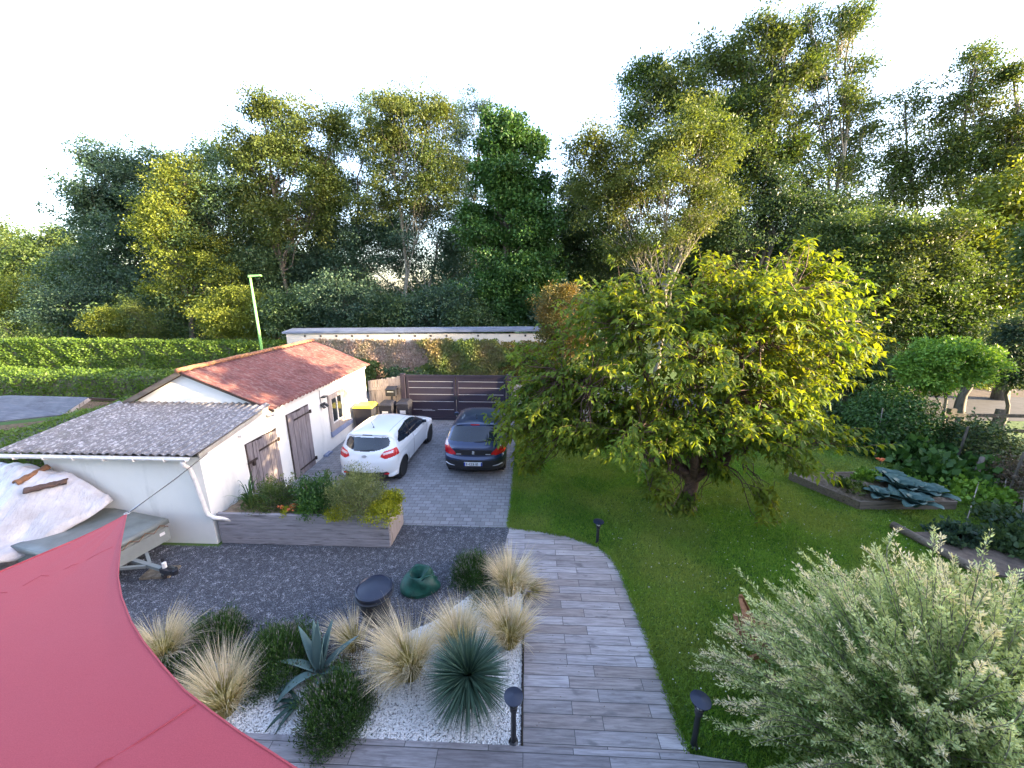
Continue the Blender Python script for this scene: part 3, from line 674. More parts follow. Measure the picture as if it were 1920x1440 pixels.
def wallcover(name, label, x0, x1, y, z0, z1, n, mat, ls, depth=.18, parent=None, edge=.25, cat='creeper', tone=None, frm=None, asp=.8):
    x = rng.uniform(x0, x1, n); t = rng.random(n)
    e = np.minimum(x - x0, x1 - x); lim = z1 - edge * np.abs(np.sin(x*2.3) * np.sin(x*5.1 + 1)) - np.clip(.25 - e, 0, 1) * 2 * rng.random(n)
    z = z0 + (lim - z0) * t; x = x + .28*np.sin(z*3.7 + x0) + .15*np.sin(z*9) + rng.normal(size=n)*.10
    P = np.stack([x, y - rng.random(n) * depth * (1 + .6*np.sin(x*3 + z*2)), z], 1)
    N = unit(np.stack([rng.normal(size=n)*.5, np.full(n, -1.) , rng.normal(size=n)*.5 + .35], 1))
    D = unit(np.stack([rng.normal(size=n)*.7, rng.normal(size=n)*.2, -np.abs(rng.normal(size=n)) - .2], 1))
    Ls = ls * (.6 + .8*rng.random(n))
    base = Vector(((x0+x1)/2, y, 0)); P -= np.array(base)
    o = leafmesh(name, P, D, N, Ls, Ls*asp, F[mat], None, tone); o.location = base
    tag(o, label, cat); return o
wallcover('dry_creeper', 'pinkish dry creeper covering the left of the street wall', -11.8, -4.6, 19.97, .1, 2.78, 26000, 'rosy', .085, .12)
wallcover('ivy', 'dense green and yellow ivy hanging on the middle of the street wall', -5.4, -1.2, 19.90, .1, 2.85, 22000, 'ivywall', .10, .35)
wallcover('climbing_shrub', 'dark green shrub climbing the street wall just behind the shed corner', -9.6, -8.3, 19.5, .1, 1.9, 3500, 'mid', .12, .5)
wallcover('climbing_shrub', 'sparse green shoots at the foot of the pink creeper left of the gate', -8.0, -5.6, 19.4, .1, 1.45, 3500, 'dark', .12, .5, edge=.9)
wallcover('dry_creeper', 'reddish autumn creeper right of the ivy on the street wall', -1.5, 1.6, 19.92, .1, 2.75, 9000, 'orange', .09, .2)

# ================================================================== GATE, FENCES, BINS, MAILBOX
gt = thing('driveway_gate', 'closed dark aluminium double gate across the driveway', 'gate', (-2.87, 14.6, 0))
gw = 2.06
for s in (-1, 1):
    x0, x1 = (-gw + .03, -.012) if s < 0 else (.012, gw - .03)
    leaf = MB()
    leaf.box((x0, -.03, .05), (x0+.09, .03, 1.88)); leaf.box((x1-.09, -.03, .05), (x1, .03, 1.88))
    leaf.box((x0+.09, -.028, .05), (x1-.09, .028, .15)); leaf.box((x0+.09, -.028, 1.80), (x1-.09, .028, 1.88))
    lf = leaf.build('gate_leaf', M['gate'], gt, bevel=.004)
    zs = [.15, .50, .86, 1.16, 1.44, 1.70, 1.80]
    for i in range(6):
        a = zs[i] + .004; b = zs[i+1] - (.026 if i in (1,2,3,4) else .006)
        m2 = MB()
        if i == 0 or i == 1 or True: m2.box((x0+.092, -.016, a), (x1-.092, .016, b))
        m2.build('panel_board', M['gate'], lf, bevel=.003)
    m2 = MB(); 
    for z in (.845, 1.147, 1.427, 1.687): m2.box((x0+.09, -.026, z), (x1-.09, .012, z+.011))
    m2.build('bright_slat', M['steel'], lf)
    m2 = MB()
    for (fa, fb, z) in ((.12,.5,.50),(.3,.56,.455),(.62,.95,.50)): m2.box((x0+(x1-x0)*fa, -.03, z), (x0+(x1-x0)*fb, -.012, z+.012))
    m2.build('bright_slat', M['steel'], lf)
for x in (-gw - .1, gw + .1): MB().box((x-.09, -.09, -.02), (x+.09, .09, 1.98)).box((x-.1, -.1, 1.98), (x+.1, .1, 2.01)).build('gate_post', M['gate'], gt, bevel=.004)
MB().box((-gw, -.05, 1.885), (gw, .05, 1.96)).build('top_rail', M['gate'], gt)
MB().box((-.06, -.06, .95), (.06, -.028, 1.12)).build('lock', M['black_plastic'], gt)
MB().box((-gw-.3, .4, -.02), (gw+.3, .6, .03)).build('threshold', M['concrete'], gt)

fn = thing('wooden_fence', 'pale wooden board fence between shed and gate', 'fence', (-6.0, 14.9, 0))
mb = MB()
for i in range(13):
    x = -.62 + i*.113; zt = 1.62 + .015*math.sin(i*3) + i*.018
    mb.box((x, -.012, .02), (x+.106, .012, zt))
mb.build('boards', M['wood_pale'], fn, bevel=.003)
MB().beam((-.62, -.03, 1.26), (.85, -.03, 1.42), .03, .13).build('rail', M['wood_pale'], fn)
MB().box((.82, -.06, -.02), (.9, .04, 1.85)).build('post', M['steel'], fn)
mbx = thing('mailbox', 'black mailbox fixed beside the left gate post above the bins', 'mailbox', (-5.50, 14.5, 1.12))
MB().box((-.2, -.16, 0), (.2, .16, .26)).add([(-.21,-.18,.26),(.21,-.18,.26),(.21,.17,.34),(-.21,.17,.34),(-.21,-.18,.275),(.21,-.18,.275),(.21,.17,.355),(-.21,.17,.355)], [(0,3,2,1),(4,5,6,7),(0,1,5,4),(1,2,6,5),(2,3,7,6),(3,0,4,7)]).build('box', M['black_metal'], mbx, bevel=.006)
MB().box((-.13, -.166, .17), (.13, -.159, .2)).build('slot', M['steel'], mbx)
MB().box((-.03, -.03, -1.12), (.03, .03, 0)).build('post', M['black_metal'], mbx)

def bin_(label, x, y, lidmat, w_=.58, d_=.6, h_=1.0, rz=0, first=None):
    b = thing('wheelie_bin', label, 'bin', (x, y, 0), rz, 'wheelie bins by the gate')
    mb = MB(); k = .8
    mb.add([(-w_/2*k,-d_/2*k,.03),(w_/2*k,-d_/2*k,.03),(w_/2*k,d_/2*k,.03),(-w_/2*k,d_/2*k,.03),(-w_/2,-d_/2,h_-.06),(w_/2,-d_/2,h_-.06),(w_/2,d_/2,h_-.06),(-w_/2,d_/2,h_-.06)], [(0,3,2,1),(4,5,6,7),(0,1,5,4),(1,2,6,5),(2,3,7,6),(3,0,4,7)])
    mb.box((-w_/2-.02, -d_/2-.02, h_-.1), (w_/2+.02, d_/2+.02, h_-.055)); mb.build('body', M['bin'], b, bevel=.02)
    l = MB(); l.add([(-w_/2-.03,-d_/2-.05,h_-.05),(w_/2+.03,-d_/2-.05,h_-.05),(w_/2+.03,d_/2,h_-.05),(-w_/2-.03,d_/2,h_-.05),(-w_/2+.06,-d_/2+.04,h_+.035),(w_/2-.06,-d_/2+.04,h_+.035),(w_/2-.06,d_/2-.03,h_+.05),(-w_/2+.06,d_/2-.03,h_+.05)], [(0,3,2,1),(4,5,6,7),(0,1,5,4),(1,2,6,5),(2,3,7,6),(3,0,4,7)]); l.build('lid', lidmat, b, bevel=.03)
    MB().tube([(-.2, d_/2+.03, h_-.1), (.2, d_/2+.03, h_-.1)], .015, 6).build('handle', M['bin'], b)
    for s in (-1, 1): MB().lathe([(0,-.02),(.1,-.02),(.1,.02),(0,.02)], (s*w_*.42, d_/2*.95, .1), 14, 'x').build('wheel', M['rubber'], b)
    return b
bin_('wheelie bin with bright yellow lid against the shed corner', -6.12, 13.35, M['yellow_lid'], .72, .62, 1.06)
b2 = bin_('black wheelie bin with white sticker, second from the shed', -5.42, 13.75, M['bin'], .52, .55, 1.04)
MB().box((-.13, -.279, .62), (.1, -.272, .76)).build('sticker', M['sticker'], b2)
b3 = bin_('black wheelie bin with white sticker, nearest to the gate', -4.86+.0-.0, 13.95, M['bin'], .48, .55, 1.04)
b3.location.x = -4.80 - .02
MB().box((-.1, -.279, .60), (.12, -.272, .74)).build('sticker', M['sticker'], b3)

# fence right of the gate: concrete panels, dark posts and a rail
cf = thing('panel_fence', 'pale rough concrete panel fence with dark posts right of the gate', 'fence', (1.5, 14.75, 0))
for i in range(6):
    MB().box((-2.1 + i*.93 - .0, -.03, -.02), (-2.1 + i*.93 + .86, .03, 1.55)).build('panel', M['concrete'], cf, bevel=.004)
    MB().box((-2.15 + i*.93 - .0 + .93 - .03, -.05, -.02), (-2.15 + i*.93 + .93 + .04, .05, 1.85)).build('post', M['gate'], cf)
MB().box((-2.1, -.035, 1.82), (3.6, .035, 1.9)).build('rail', M['gate'], cf)

# ================================================================== STREET LAMP
lp = thing('street_lamp', 'tall green street lamp with short flat arm rising behind the red roof', 'street lamp', V(490,655,20) * 1.0)
lp.location = (-14.7, 20, 0)
MB().tube([(0,0,0),(0,0,3),(0,0,6.0)], [.085,.07,.055], 10).build('pole', M['green_lamp'], lp, smooth='all')
MB().add([(-.06,-.1,5.95),(.62,-.1,6.02),(.62,.1,6.02),(-.06,.1,5.95),(-.06,-.06,6.08),(.58,-.06,6.1),(.58,.06,6.1),(-.06,.06,6.08)], [(0,3,2,1),(4,5,6,7),(0,1,5,4),(1,2,6,5),(2,3,7,6),(3,0,4,7)]).build('lamp_head', M['green_lamp'], lp, bevel=.01)

# ================================================================== HEDGES
def hedge(name, label, path, w_, z0, z1, n, mat='hedge', ls=.07, bumpy=.045, parent=None, group=None):
    """clipped hedge following path (list of xy), leaves on top and faces over a dark twig core"""
    path = [np.array(p, float) for p in path]; seg = [np.linalg.norm(b-a) for a, b in zip(path[:-1], path[1:])]
    root = thing(name, label, 'hedge', (path[0][0], path[0][1], 0), group=group); o3 = np.array([path[0][0], path[0][1], 0])
    core = MB()
    for a, b in zip(path[:-1], path[1:]): core.beam((a[0]-o3[0], a[1]-o3[1], (z0+z1-.1)/2), (b[0]-o3[0], b[1]-o3[1], (z0+z1-.1)/2), w_-.14, z1-z0-.1)
    core.build('twig_core', M['bark'], root)
    Ps = []; Ns = []
    for a, b, L in zip(path[:-1], path[1:], seg):
        m = int(n * L / sum(seg)); t = rng.random(m)[:, None]; d = (b-a)/L; s = np.array([d[1], -d[0]])
        hgt = z1 - z0; tot = w_ + 2*hgt; u = rng.random(m) * tot
        side = np.where(u < hgt, 0, np.where(u < hgt + w_, 1, 2))
        off = np.where(side == 0, -w_/2, np.where(side == 2, w_/2, (u - hgt) - w_/2)); z = np.where(side == 0, z0 + u, np.where(side == 1, z1, z0 + (u - hgt - w_)))
        c2 = a + d*L*t + s*off[:, None]
        P = np.stack([c2[:, 0], c2[:, 1], z], 1)
        nn = np.where((side == 1)[:, None], np.array([[0,0,1.]]), np.array([[s[0], s[1], .15]]) * np.where(side == 0, -1, 1)[:, None])
        nn[:, 2] = np.where(side == 1, 1, .2)
        q = bumpy * (np.sin(P[:,0]*4.1+P[:,2]*5) + np.sin(P[:,1]*3.7+P[:,0]*2.2)) 
        P += unit(nn) * (q + rng.normal(size=m)*.035)[:, None]; Ps.append(P); Ns.append(nn)
    P = np.concatenate(Ps) - o3; Nn = np.concatenate(Ns); m = len(P)
    D = unit(Nn*.35 + rng.normal(size=(m,3))*.8); N = unit(Nn + rng.normal(size=(m,3))*.5); L = ls*(.6+.8*rng.random(m))
    pn = .5 + .22*np.sin(P[:,0]*1.3)*np.sin(P[:,2]*3+P[:,0]*.7); T = np.clip(pn + rng.normal(size=m)*.25, 0, 1)
    leafmesh('foliage', P, D, N, L, L*.7, F[mat], root, T); return root
hedge('hedge', 'nearer long clipped hedge with flat yellow green top beside the red roof', [(-33,15.9),(-11.3,15.9)], 1.45, 0, 1.62, 60000, ls=.085)
hedge('hedge', 'farther clipped laurel hedge with glossy bright leaves below the tall trees', [(-38.5,24),(-15.5,23.6)], 1.2, 0, 2.0, 60000, ls=.12)
hedge('hedge', 'low clipped hedge running along the left edge of the grey corrugated roof', [(-12.6,5.6),(-13.4,8.0),(-13.7,10.3),(-13.5,14.0)], 1.25, 0, 1.52, 30000, ls=.06)

# ================================================================== TRAILER
tr = thing('trailer', 'low flat utility trailer with grey green cover beside the cream shed wall', 'trailer', (-8.25, 5.93, 0), R(-12))
# local x = towards the drawbar (right), y = back
mb = MB(); mb.box((-1.0, -.62, .36), (.86, .62, .76)); mb.build('box', M['trailer_side'], tr, bevel=.008)
mb = MB(); nx, ny = 14, 9; vs = []
for j in range(ny):
    for i in range(nx):
        x = -1.04 + 1.94*i/(nx-1); y = -.66 + 1.32*j/(ny-1); e = min(i, nx-1-i, j, ny-1-j)
        vs.append((x, y, .79 + (.012*math.sin(x*5+y*3) - .02 if e else -.005)))
fs = [(j*nx+i, j*nx+i+1, (j+1)*nx+i+1, (j+1)*nx+i) for j in range(ny-1) for i in range(nx-1)]
mb.add(vs, fs); mb.add([(.905,-.665,.785),(.905,.665,.785),(.91,.665,.69),(.91,-.665,.69)], [(0,1,2,3)]); mb.add([(-1.04,-.665,.785),(.905,-.665,.785),(.91,-.67,.69),(-1.04,-.67,.69)], [(0,3,2,1)]); mb.build('cover', M['tarp_grey'], tr, smooth='all', solid=.008)
pts = [(.925, -.62 + i*.124, .74 if i % 2 else .64) for i in range(11)]; MB().tube(pts, .007, 5).build('lacing_cord', M['wood_brown'], tr)
MB().box((.862, -.64, .34), (.89, .64, .62)).build('front_board', M['trailer_side'], tr)
MB().box((.892, .47, .50), (.90, .56, .56)).build('reflector', M['sticker'], tr)
mb = MB(); mb.beam((.5,0,.33), (1.75,0,.27), .07, .06); mb.beam((.6,-.35,.33),(1.25,-.03,.29), .05,.05); mb.beam((.6,.35,.33),(1.25,.03,.29), .05,.05); mb.build('drawbar', M['trailer_side'], tr)
mb = MB(); mb.box((1.62,-.06,.24),(1.9,.06,.33)); mb.lathe([(0,-.03),(.05,-.02),(.05,.06),(0,.08)], (1.91,0,.26), 10); mb.tube([(1.74,0,.33),(1.85,0,.39),(1.96,0,.38)], .016, 6); mb.build('coupling', M['black_metal'], tr, smooth=True)
MB().lathe([(0,.0),(.035,.0),(.035,.10),(.0,.12)], (1.68,.0,.33), 10).build('coupling_cap', M['white_pvc'], tr)
mb = MB(); mb.tube([(1.5,.09,.42),(1.5,.09,.12)], .024, 8); mb.lathe([(.02,-.03),(.07,-.03),(.07,.03),(.02,.03)], (1.5,.09,.07), 14, 'x'); mb.build('jockey_wheel', M['black_metal'], tr)
for s in (-1, 1):
    MB().lathe([(.14,-.07),(.27,-.07),(.29,-.03),(.29,.03),(.27,.07),(.14,.07)], (0,0,0), 22, 'x').build('wheel', M['rubber'], tr)
    o = tr.children[-1]; o.location = (-.15, s*.72, .29); o.rotation_euler = (0, 0, R(90))
MB().box((-.26,-.15,0),(.26,.15,.045)).build('_', M['straw'], None)
o = C.objects['_']; o.name = 'wooden_board'; o.location = (-6.98, 5.80, 0); o.rotation_euler = (0, 0, R(8)); tag(o, 'short pale board lying on the gravel under the trailer coupling', 'board'); o.data.materials[0] = M['straw']

# ================================================================== SHEETED WOOD PILE
pile = thing('sheeted_pile', 'heap covered with milky plastic sheeting left of the trailer', 'sheeted pile', (-10.1, 5.3, 0))
def pileedge(y): return 1.55 - .5*max(0, 1.2 - y)            # right hand edge of the heap, x as a function of y (pile space)
def pileheight(x, y):
    back = min(.78 + .80*max(0, y), 1.70 - .08*max(0, -x-1.0))
    k_ = min(1, max(0, (pileedge(y)-x)/.95)); k_ = k_*k_*(3-2*k_)
    low = .62 + .40*max(0, min(1, y/1.2))
    return low + (back-low)*k_ + .05*math.sin(x*3.1+y*2.2) + .03*math.sin(y*7+x*3) + .06*abs(math.sin(x*3.1+.5*y+.8*math.sin(y*1.6)))**.6 + .035*abs(math.sin(x*7.3-y*1.3+1.2*math.sin(x*1.7)))**.7 + .02*abs(math.sin(x*2-y*5.5))**.5
nx, ny = 200, 90; vs = []
for j in range(ny):
    for i in range(nx):
        y = -.12 + 1.42*j/(ny-1); x = -3.4 + (pileedge(y)+3.4)*i/(nx-1)
        z = pileheight(x, y) - (.14*(1 - j/3) if j < 3 else 0) - (.12*(1 - (nx-1-i)/3) if i > nx-4 else 0)
        vs.append((x, y + .03*math.sin(x*5)*(1 if j == 0 else 0), z))
fs = [(j*nx+i, j*nx+i+1, (j+1)*nx+i+1, (j+1)*nx+i) for j in range(ny-1) for i in range(nx-1)]
MB().add(vs, fs).build('plastic_sheet', M['sheet'], pile, smooth='all', solid=.006)
MB().box((-3.3, .75, 0), (1.0, 1.2, 1.0)).build('stacked_timber', M['wood_bed'], pile)
def bark_piece(name, label, a, b, w_, mat):
    a = Vector(a); b = Vector(b); c0 = (a+b)/2
    mb = MB(); n = 12; d = (b-a).normalized(); sd_ = d.cross(Vector((0,0,1))).normalized(); vs = []
    for i in range(n+1):
        t = i/n; p = a + (b-a)*t - c0; ww = w_*(.92 + .08*math.sin(t*7+1)) * (1 if .02 < t < .98 else .8)
        for k in range(5):
            u = k/4*2-1; vs.append(p + sd_*(u*ww/2) + Vector((0,0,.05*(1-u*u)+.01*math.sin(t*20+k))))
    m = 5; fs = [(i*m+k, i*m+k+1, (i+1)*m+k+1, (i+1)*m+k) for i in range(n) for k in range(m-1)]
    o = mb.add(vs, fs).build(name, mat, None, smooth='all', solid=.03); o.location = c0; tag(o, label, 'timber'); return o
def onpile(px, py, lift=.05):
    for z in np.arange(2.2, .3, -.01):
        p = G(px, py, z)
        if p.y-5.3 > -.1 and p.y-5.3 < 1.3 and pileheight(p.x+10.1, p.y-5.3) >= z: return p + Vector((0,0,lift))
    return G(px, py, 1.0)
bark_piece('plank', 'straight brown board weighing down the plastic sheet, upper one', onpile(30,912), onpile(92,880), .2, M['wood_brown'])
bark_piece('bark_slab', 'rough curved bark slab weighing down the plastic sheet, lower one', onpile(48,926), onpile(129,907), .22, M['bark_cherry'])
for i, (px, py) in enumerate(((10,1050), (42,1040))):
    pb_ = G(px, py+22, 0)
    b = thing('log_stack', ['cut log bundle under the sheet edge, leftmost', 'pale upright timber round under the sheet edge beside the trailer'][i], 'log', (pb_.x, pb_.y, 0))
    MB().lathe([(.25,0),(.26,.3),(.25,.72),(.22,.76)], n=14).build('trunk_piece', M['wood_pale' if i else 'wood_x'], b, smooth=True)

# ================================================================== PLANTER
pl = thing('raised_planter', 'long raised planter of dark grey sleepers full of shrubs and flowers', 'planter', (-6.5, 6.7, 0))
for i in range(4):
    z0 = i*.18; MB().box((.0, 0, z0+.003), (3.66+.006*(i % 2), .07+.004*(i % 2), z0+.177)).build('sleeper', M['wood_x'], pl, bevel=.006)
o = MB().box((3.60, .075, .01), (3.67, .86, .715)).build('end_board', M['wood_pale'], pl, bevel=.006)
MB().box((.02, .80, .01), (3.6, .86, .70)).build('back_board', M['wood_x'], pl)
nx, ny = 50, 12; vs = [(.02+3.57*i/(nx-1), .075+.73*j/(ny-1), .66 + .02*math.sin(i*.9)+.02*math.sin(j*1.7+i*.4)) for j in range(ny) for i in range(nx)]
MB().add(vs, [(j*nx+i, j*nx+i+1, (j+1)*nx+i+1, (j+1)*nx+i) for j in range(ny-1) for i in range(nx-1)]).build('soil', M['soil'], pl, smooth='all')

# ------------------------------------------------------------------ small plants
def shrub(name, label, base, r, h, mat, n=5000, ls=.05, asp=.5, cat='shrub', group=None, lift=.0, stems=14, up=.6, mat2=None):
    """dome of leaves on upright stems"""
    base = Vector(base); root = thing(name, label, cat, base, group=group)
    k = max(20, n // 40); d = rdir(k); d[:, 2] = np.abs(d[:, 2])*.9 + .05; d = unit(d)
    rad = (.55 + .45*rng.random(k) ** .5)
    bump_ = 1 + .16*np.sin(d[:,0]*6+d[:,1]*5+base.x*3) + .10*np.sin(d[:,0]*11-d[:,2]*9+base.x) + (rng.random(k) < .12)*.28*rng.random(k)
    cp = d * rad[:, None] * bump_[:, None] * np.array([r, r, h]); cp[:, 2] += lift
    idx = rng.integers(0, k, n); s = r*.16
    P = cp[idx] + rng.normal(size=(n, 3)) * s * np.array([1, 1, .8]); P[:, 2] = np.maximum(P[:, 2], .01)
    D = unit(d[idx]*.5 + rng.normal(size=(n,3))*.55 + np.array([0,0,up])); N = unit(d[idx] + rng.normal(size=(n,3))*.6)
    tn = np.clip(rng.normal(.5, .2, k)[idx] + rng.normal(size=n)*.2, 0, 1); L = ls*(.6+.8*rng.random(n))
    mb = MB()
    for i in range(stems):
        c = cp[int(rng.integers(0, k))]; limb(mb, (c[0]*.12, c[1]*.12, 0), c*.9, .012*max(r,.3)*2, .004, 4, .15, n=4)
    mb.build('stems', M['bark'], root); leafmesh('foliage', P, D, N, L, L*asp, F[mat], root, tn)
    return root, cp, d
def blades(name, label, base, n, L, W, mat, tilt=(.1, 1.2), droop=.5, cat='plant', group=None, seg=4, spread=.05, curl=None, mat2=None, frac=.45, lean=(0,0), zpow=1., ret=False):
    """tuft: n arching blades from one base; the upper part may take a second material (plumes)"""
    base = Vector(base); root = thing(name, label, cat, base, group=group)
    nb = max(8, n//22); ba = rng.random(nb)*2*math.pi; bt = tilt[0] + (tilt[1]-tilt[0])*rng.random(nb)**zpow; bl = .7 + .5*rng.random(nb); bi = rng.integers(0, nb, n)
    az = ba[bi] + rng.normal(size=n)*.22; ti = np.abs(bt[bi] + rng.normal(size=n)*.07); Ln = L*bl[bi]*(.65+.45*rng.random(n)); dr = droop*(.5+.8*rng.random(nb))[bi]*(.8+.4*rng.random(n))
    h = np.stack([np.cos(az), np.sin(az)], 1)
    p = np.zeros((n, 3)); p[:, :2] = h*spread*rng.random((n,1))**.5
    pts = [p.copy()]; a = ti.copy()
    for s in range(seg):
        stp = (Ln/seg)[:, None]; dxy = h*np.sin(a)[:, None] + np.array(lean)*(s+1)/seg
        p = p + np.concatenate([dxy, np.cos(a)[:, None]], 1)*stp; p = p + rng.normal(size=p.shape)*stp*.04; p[:, 2] = np.maximum(p[:, 2], .01); pts.append(p.copy()); a = a + dr/seg*(1+s*.4)
    pts = np.stack(pts, 1); tn = rng.random(n)
    side = np.stack([-np.sin(az+rng.normal(size=n)*.5), np.cos(az+rng.normal(size=n)*.5), rng.normal(size=n)*.35], 1)
    prof = np.array([.7, 1, .85, .6, .08]) if seg == 4 else np.linspace(1, .08, seg+1)
    Wn = (W*(.7+.6*rng.random(n)))[:, None, None]*prof[None, :seg+1, None]
    Lf = pts - side[:, None]*Wn/2; Rt = pts + side[:, None]*Wn/2
    v = np.concatenate([Lf, Rt], 1).reshape(-1, 3); m = seg+1; b = (np.arange(n)*2*m)[:, None]
    cut = seg if not mat2 else max(1, int(seg*frac))
    def fa(s0, s1): return np.stack([np.stack([b[:,0]+s, b[:,0]+m+s, b[:,0]+m+s+1, b[:,0]+s+1], 1) for s in range(s0, s1)], 1).reshape(-1, 4)
    npmesh('blades', v, fa(0, cut), F[mat], root, np.repeat(tn, cut))
    if mat2: npmesh('plumes', v, fa(cut, seg), F[mat2], root, np.repeat(tn, seg-cut))
    if ret: return root, pts, tn
    return root
gr = 'feather grass tufts in the pebble bed'
ST = [((310,1242), .62, 1500, 'blond feather grass tuft next to the red sail, upper left of the bed', (-.05,.15)),
      ((425,1335), .66, 1600, 'blond feather grass tuft at the white pebbles edge, lower left of the bed', (-.3,.1)),
      ((770,1268), .72, 1900, 'large blond feather grass tuft left of the spiky yucca', (-.35,.12)),
      ((862,1222), .58, 1700, 'tall blond feather grass tuft directly behind the spiky yucca', (-.2,.2)),
      ((955,1210), .66, 1300, 'thin feather grass tuft between yucca and plank path', (-.15,.1)),
      ((955,1112), .62, 1500, 'feather grass tuft spilling over the top corner of the plank path', (.02,.15)),
      ((665,1215), .45, 500, 'small faded feather grass tuft below the black round bin', (-.3,.1)),
      ((985,1108), .30, 350, 'short yellow grass clump lying flat on the path edge', (.7,-.15))]
for (px, py), L, n_, lab, ln in ST:
    flat_ = 'flat' in lab
    blades('feather_grass', lab, G(px, py, .0), int(n_*1.05), L*1.15, .0058, 'stipa', tilt=(.9, 1.5) if flat_ else (.0, .55), droop=.35 if flat_ else .85, group=gr, cat='grass', spread=.10, mat2='stipa_tip', frac=.55, lean=ln, zpow=.8)
gl = 'lavender bushes in the pebble bed'
def lavender(label, base, r, h, spikes=420, **k):
    root, cp, d = shrub('lavender', label, base, r, h, 'lav', int(15000*(r/.4)**1.5), .05, .2, group=gl, up=1.3, stems=16)
    n = spikes; dd = rdir(n); dd[:, 2] = np.abs(dd[:, 2]) + .15; dd = unit(dd); P = dd*np.array([r, r, h])*(.92+.15*rng.random((n,1)))
    U = unit(dd*.6 + np.array([0,0,.8]) + rng.normal(size=(n,3))*.12)
    # stem plus head
    leafmesh('spikes', np.concatenate([P, P+U*.06]), np.concatenate([U, U]), rdir(2*n), np.concatenate([np.full(n,.08), .05+.03*rng.random(n)]), np.concatenate([np.full(n,.005), np.full(n,.013)]), F['lavtip'], root, rng.random(2*n))
lavender('round lavender bush at the lower edge of the white pebbles', G(632,1345,.0), .42, .42)
lavender('lavender bush behind the agave, left middle of the bed', G(520,1250,.0), .46, .45)
lavender('small lavender bush between the two left grass tufts', G(412,1205,.0), .34, .36)
lavender('dark lavender bush at the far corner of the bed by the gravel', G(886,1085,.0), .36, .40)
lavender('faded lavender hidden under the lower left grass tuft', G(345,1262,.0), .34, .22)
shrub('rosemary', 'low silvery green shrub between the feather grasses near the path', G(915,1140,.0), .30, .30, 'blue', 3500, .035, .3)
shrub('rosemary', 'dry brownish low plant on the white pebbles right of the agave', G(668,1262,.0), .34, .14, 'dry', 2200, .04, .25)
shrub('rosemary', 'greyish thin plant between agave and lavender on white pebbles', G(600,1270,.0), .26, .12, 'dry', 1200, .04, .25)

# yucca: sphere of stiff blades
yb = G(880, 1318, 0); yc = thing('yucca', 'spherical spiky yucca with stiff dark green blades by the path corner', 'yucca', yb)
n = 900; d = rdir(n*2); d = d[d[:, 2] > -.62][:n]; n = len(d); cen = np.array([0,0,.46]); Ls = .60*(.88+.2*rng.random(n))
side = unit(np.cross(d, rdir(n)*.25 + np.array([0,0,1.]))); up_ = np.cross(side, d)
W_ = .014
p0 = cen + d*.03; p1 = cen + d*Ls[:, None]*.5; p2 = cen + d*Ls[:, None] + np.array([0,0,-.035])
v = np.stack([p0 - side*W_*.6, p0 + side*W_*.6, p1 - side*W_*.5, p1 + side*W_*.5, p2, p1 - up_*.004], 1).reshape(-1, 3)
b = (np.arange(n)*6)[:, None]; f = np.concatenate([b+np.array([[0,1,5]]), b+np.array([[0,5,2]]), b+np.array([[1,3,5]]), b+np.array([[2,5,4]]), b+np.array([[5,3,4]])], 1).reshape(-1, 3)
npmesh('blades', v, f, F['yucca'], yc, np.repeat(rng.random(n), 5))
MB().lathe([(.09,0),(.08,.2),(.07,.45),(0,.5)], n=12).build('trunk', M['bark'], yc, smooth='all')

def bladeleaf(mb, az, tilt, L, W, droop, base=(0,0,0), seg=8, fold=.25, round_=False):
    a = tilt; p = np.array(base, float); h = np.array([math.cos(az), math.sin(az), 0]); sd_ = np.array([-math.sin(az), math.cos(az), 0]); vs = []
    for i in range(seg+1):
        t = i/seg; w_ = W*(math.sin(min(1, (t+.25)*1.1)*math.pi*.55))*(1-t**2.2) + .003
        if round_: w_ = W*math.sqrt(max(0, math.sin(math.pi*min(1, t*.94+.05))))*(1+.10*math.sin(t*23)) + .01
        up_ = np.array([-h[0]*math.cos(a), -h[1]*math.cos(a), math.sin(a)])
        vs += [p - sd_*w_/2 + up_*w_*fold, p - up_*w_*.04, p + sd_*w_/2 + up_*w_*fold]
        if t < 1: p = p + (h*math.sin(a) + np.array([0,0,math.cos(a)]))*L/seg; a += droop/seg*(1+t)
    fs = []
    for i in range(seg): fs += [(i*3, i*3+1, i*3+4, i*3+3), (i*3+1, i*3+2, i*3+5, i*3+4)]
    mb.add(vs, fs)
def rosette(name, label, base, leaves, mat, cat, part='leaf', solid=.01):
    root = thing(name, label, cat, base)
    for (az, ti, L, W, dr) in leaves:
        mb = MB(); bladeleaf(mb, R(az), ti, L, W, dr); mb.build(part, mat, root, smooth='all', solid=solid)
    return root
rosette('agave', 'large blue grey agave with broad pointed leaves in the middle of the bed', G(600,1262,.02),
        [(150,.55,.72,.15,.1),(120,.25,.75,.15,.15),(95,.12,.78,.16,.1),(60,.32,.72,.15,.15),(25,.8,.7,.14,.2),(-10,1.1,.6,.13,.4),(190,.8,.62,.14,.5),(235,.9,.66,.15,1.2),(215,1.2,.6,.13,.8),(-60,1.25,.42,.12,.6),(80,.5,.68,.14,.1),(40,.15,.6,.13,.1)], F['agave'], 'agave')
rosette('agave', 'agave pup with narrow drooping dark leaves on the white pebbles', G(560,1318,.02),
        [(185,1.2,.34,.06,.5),(240,1.2,.42,.07,.6),(205,1.3,.30,.05,.4),(150,1.0,.28,.05,.6),(262,1.3,.40,.06,.3)], F['yucca'], 'agave')

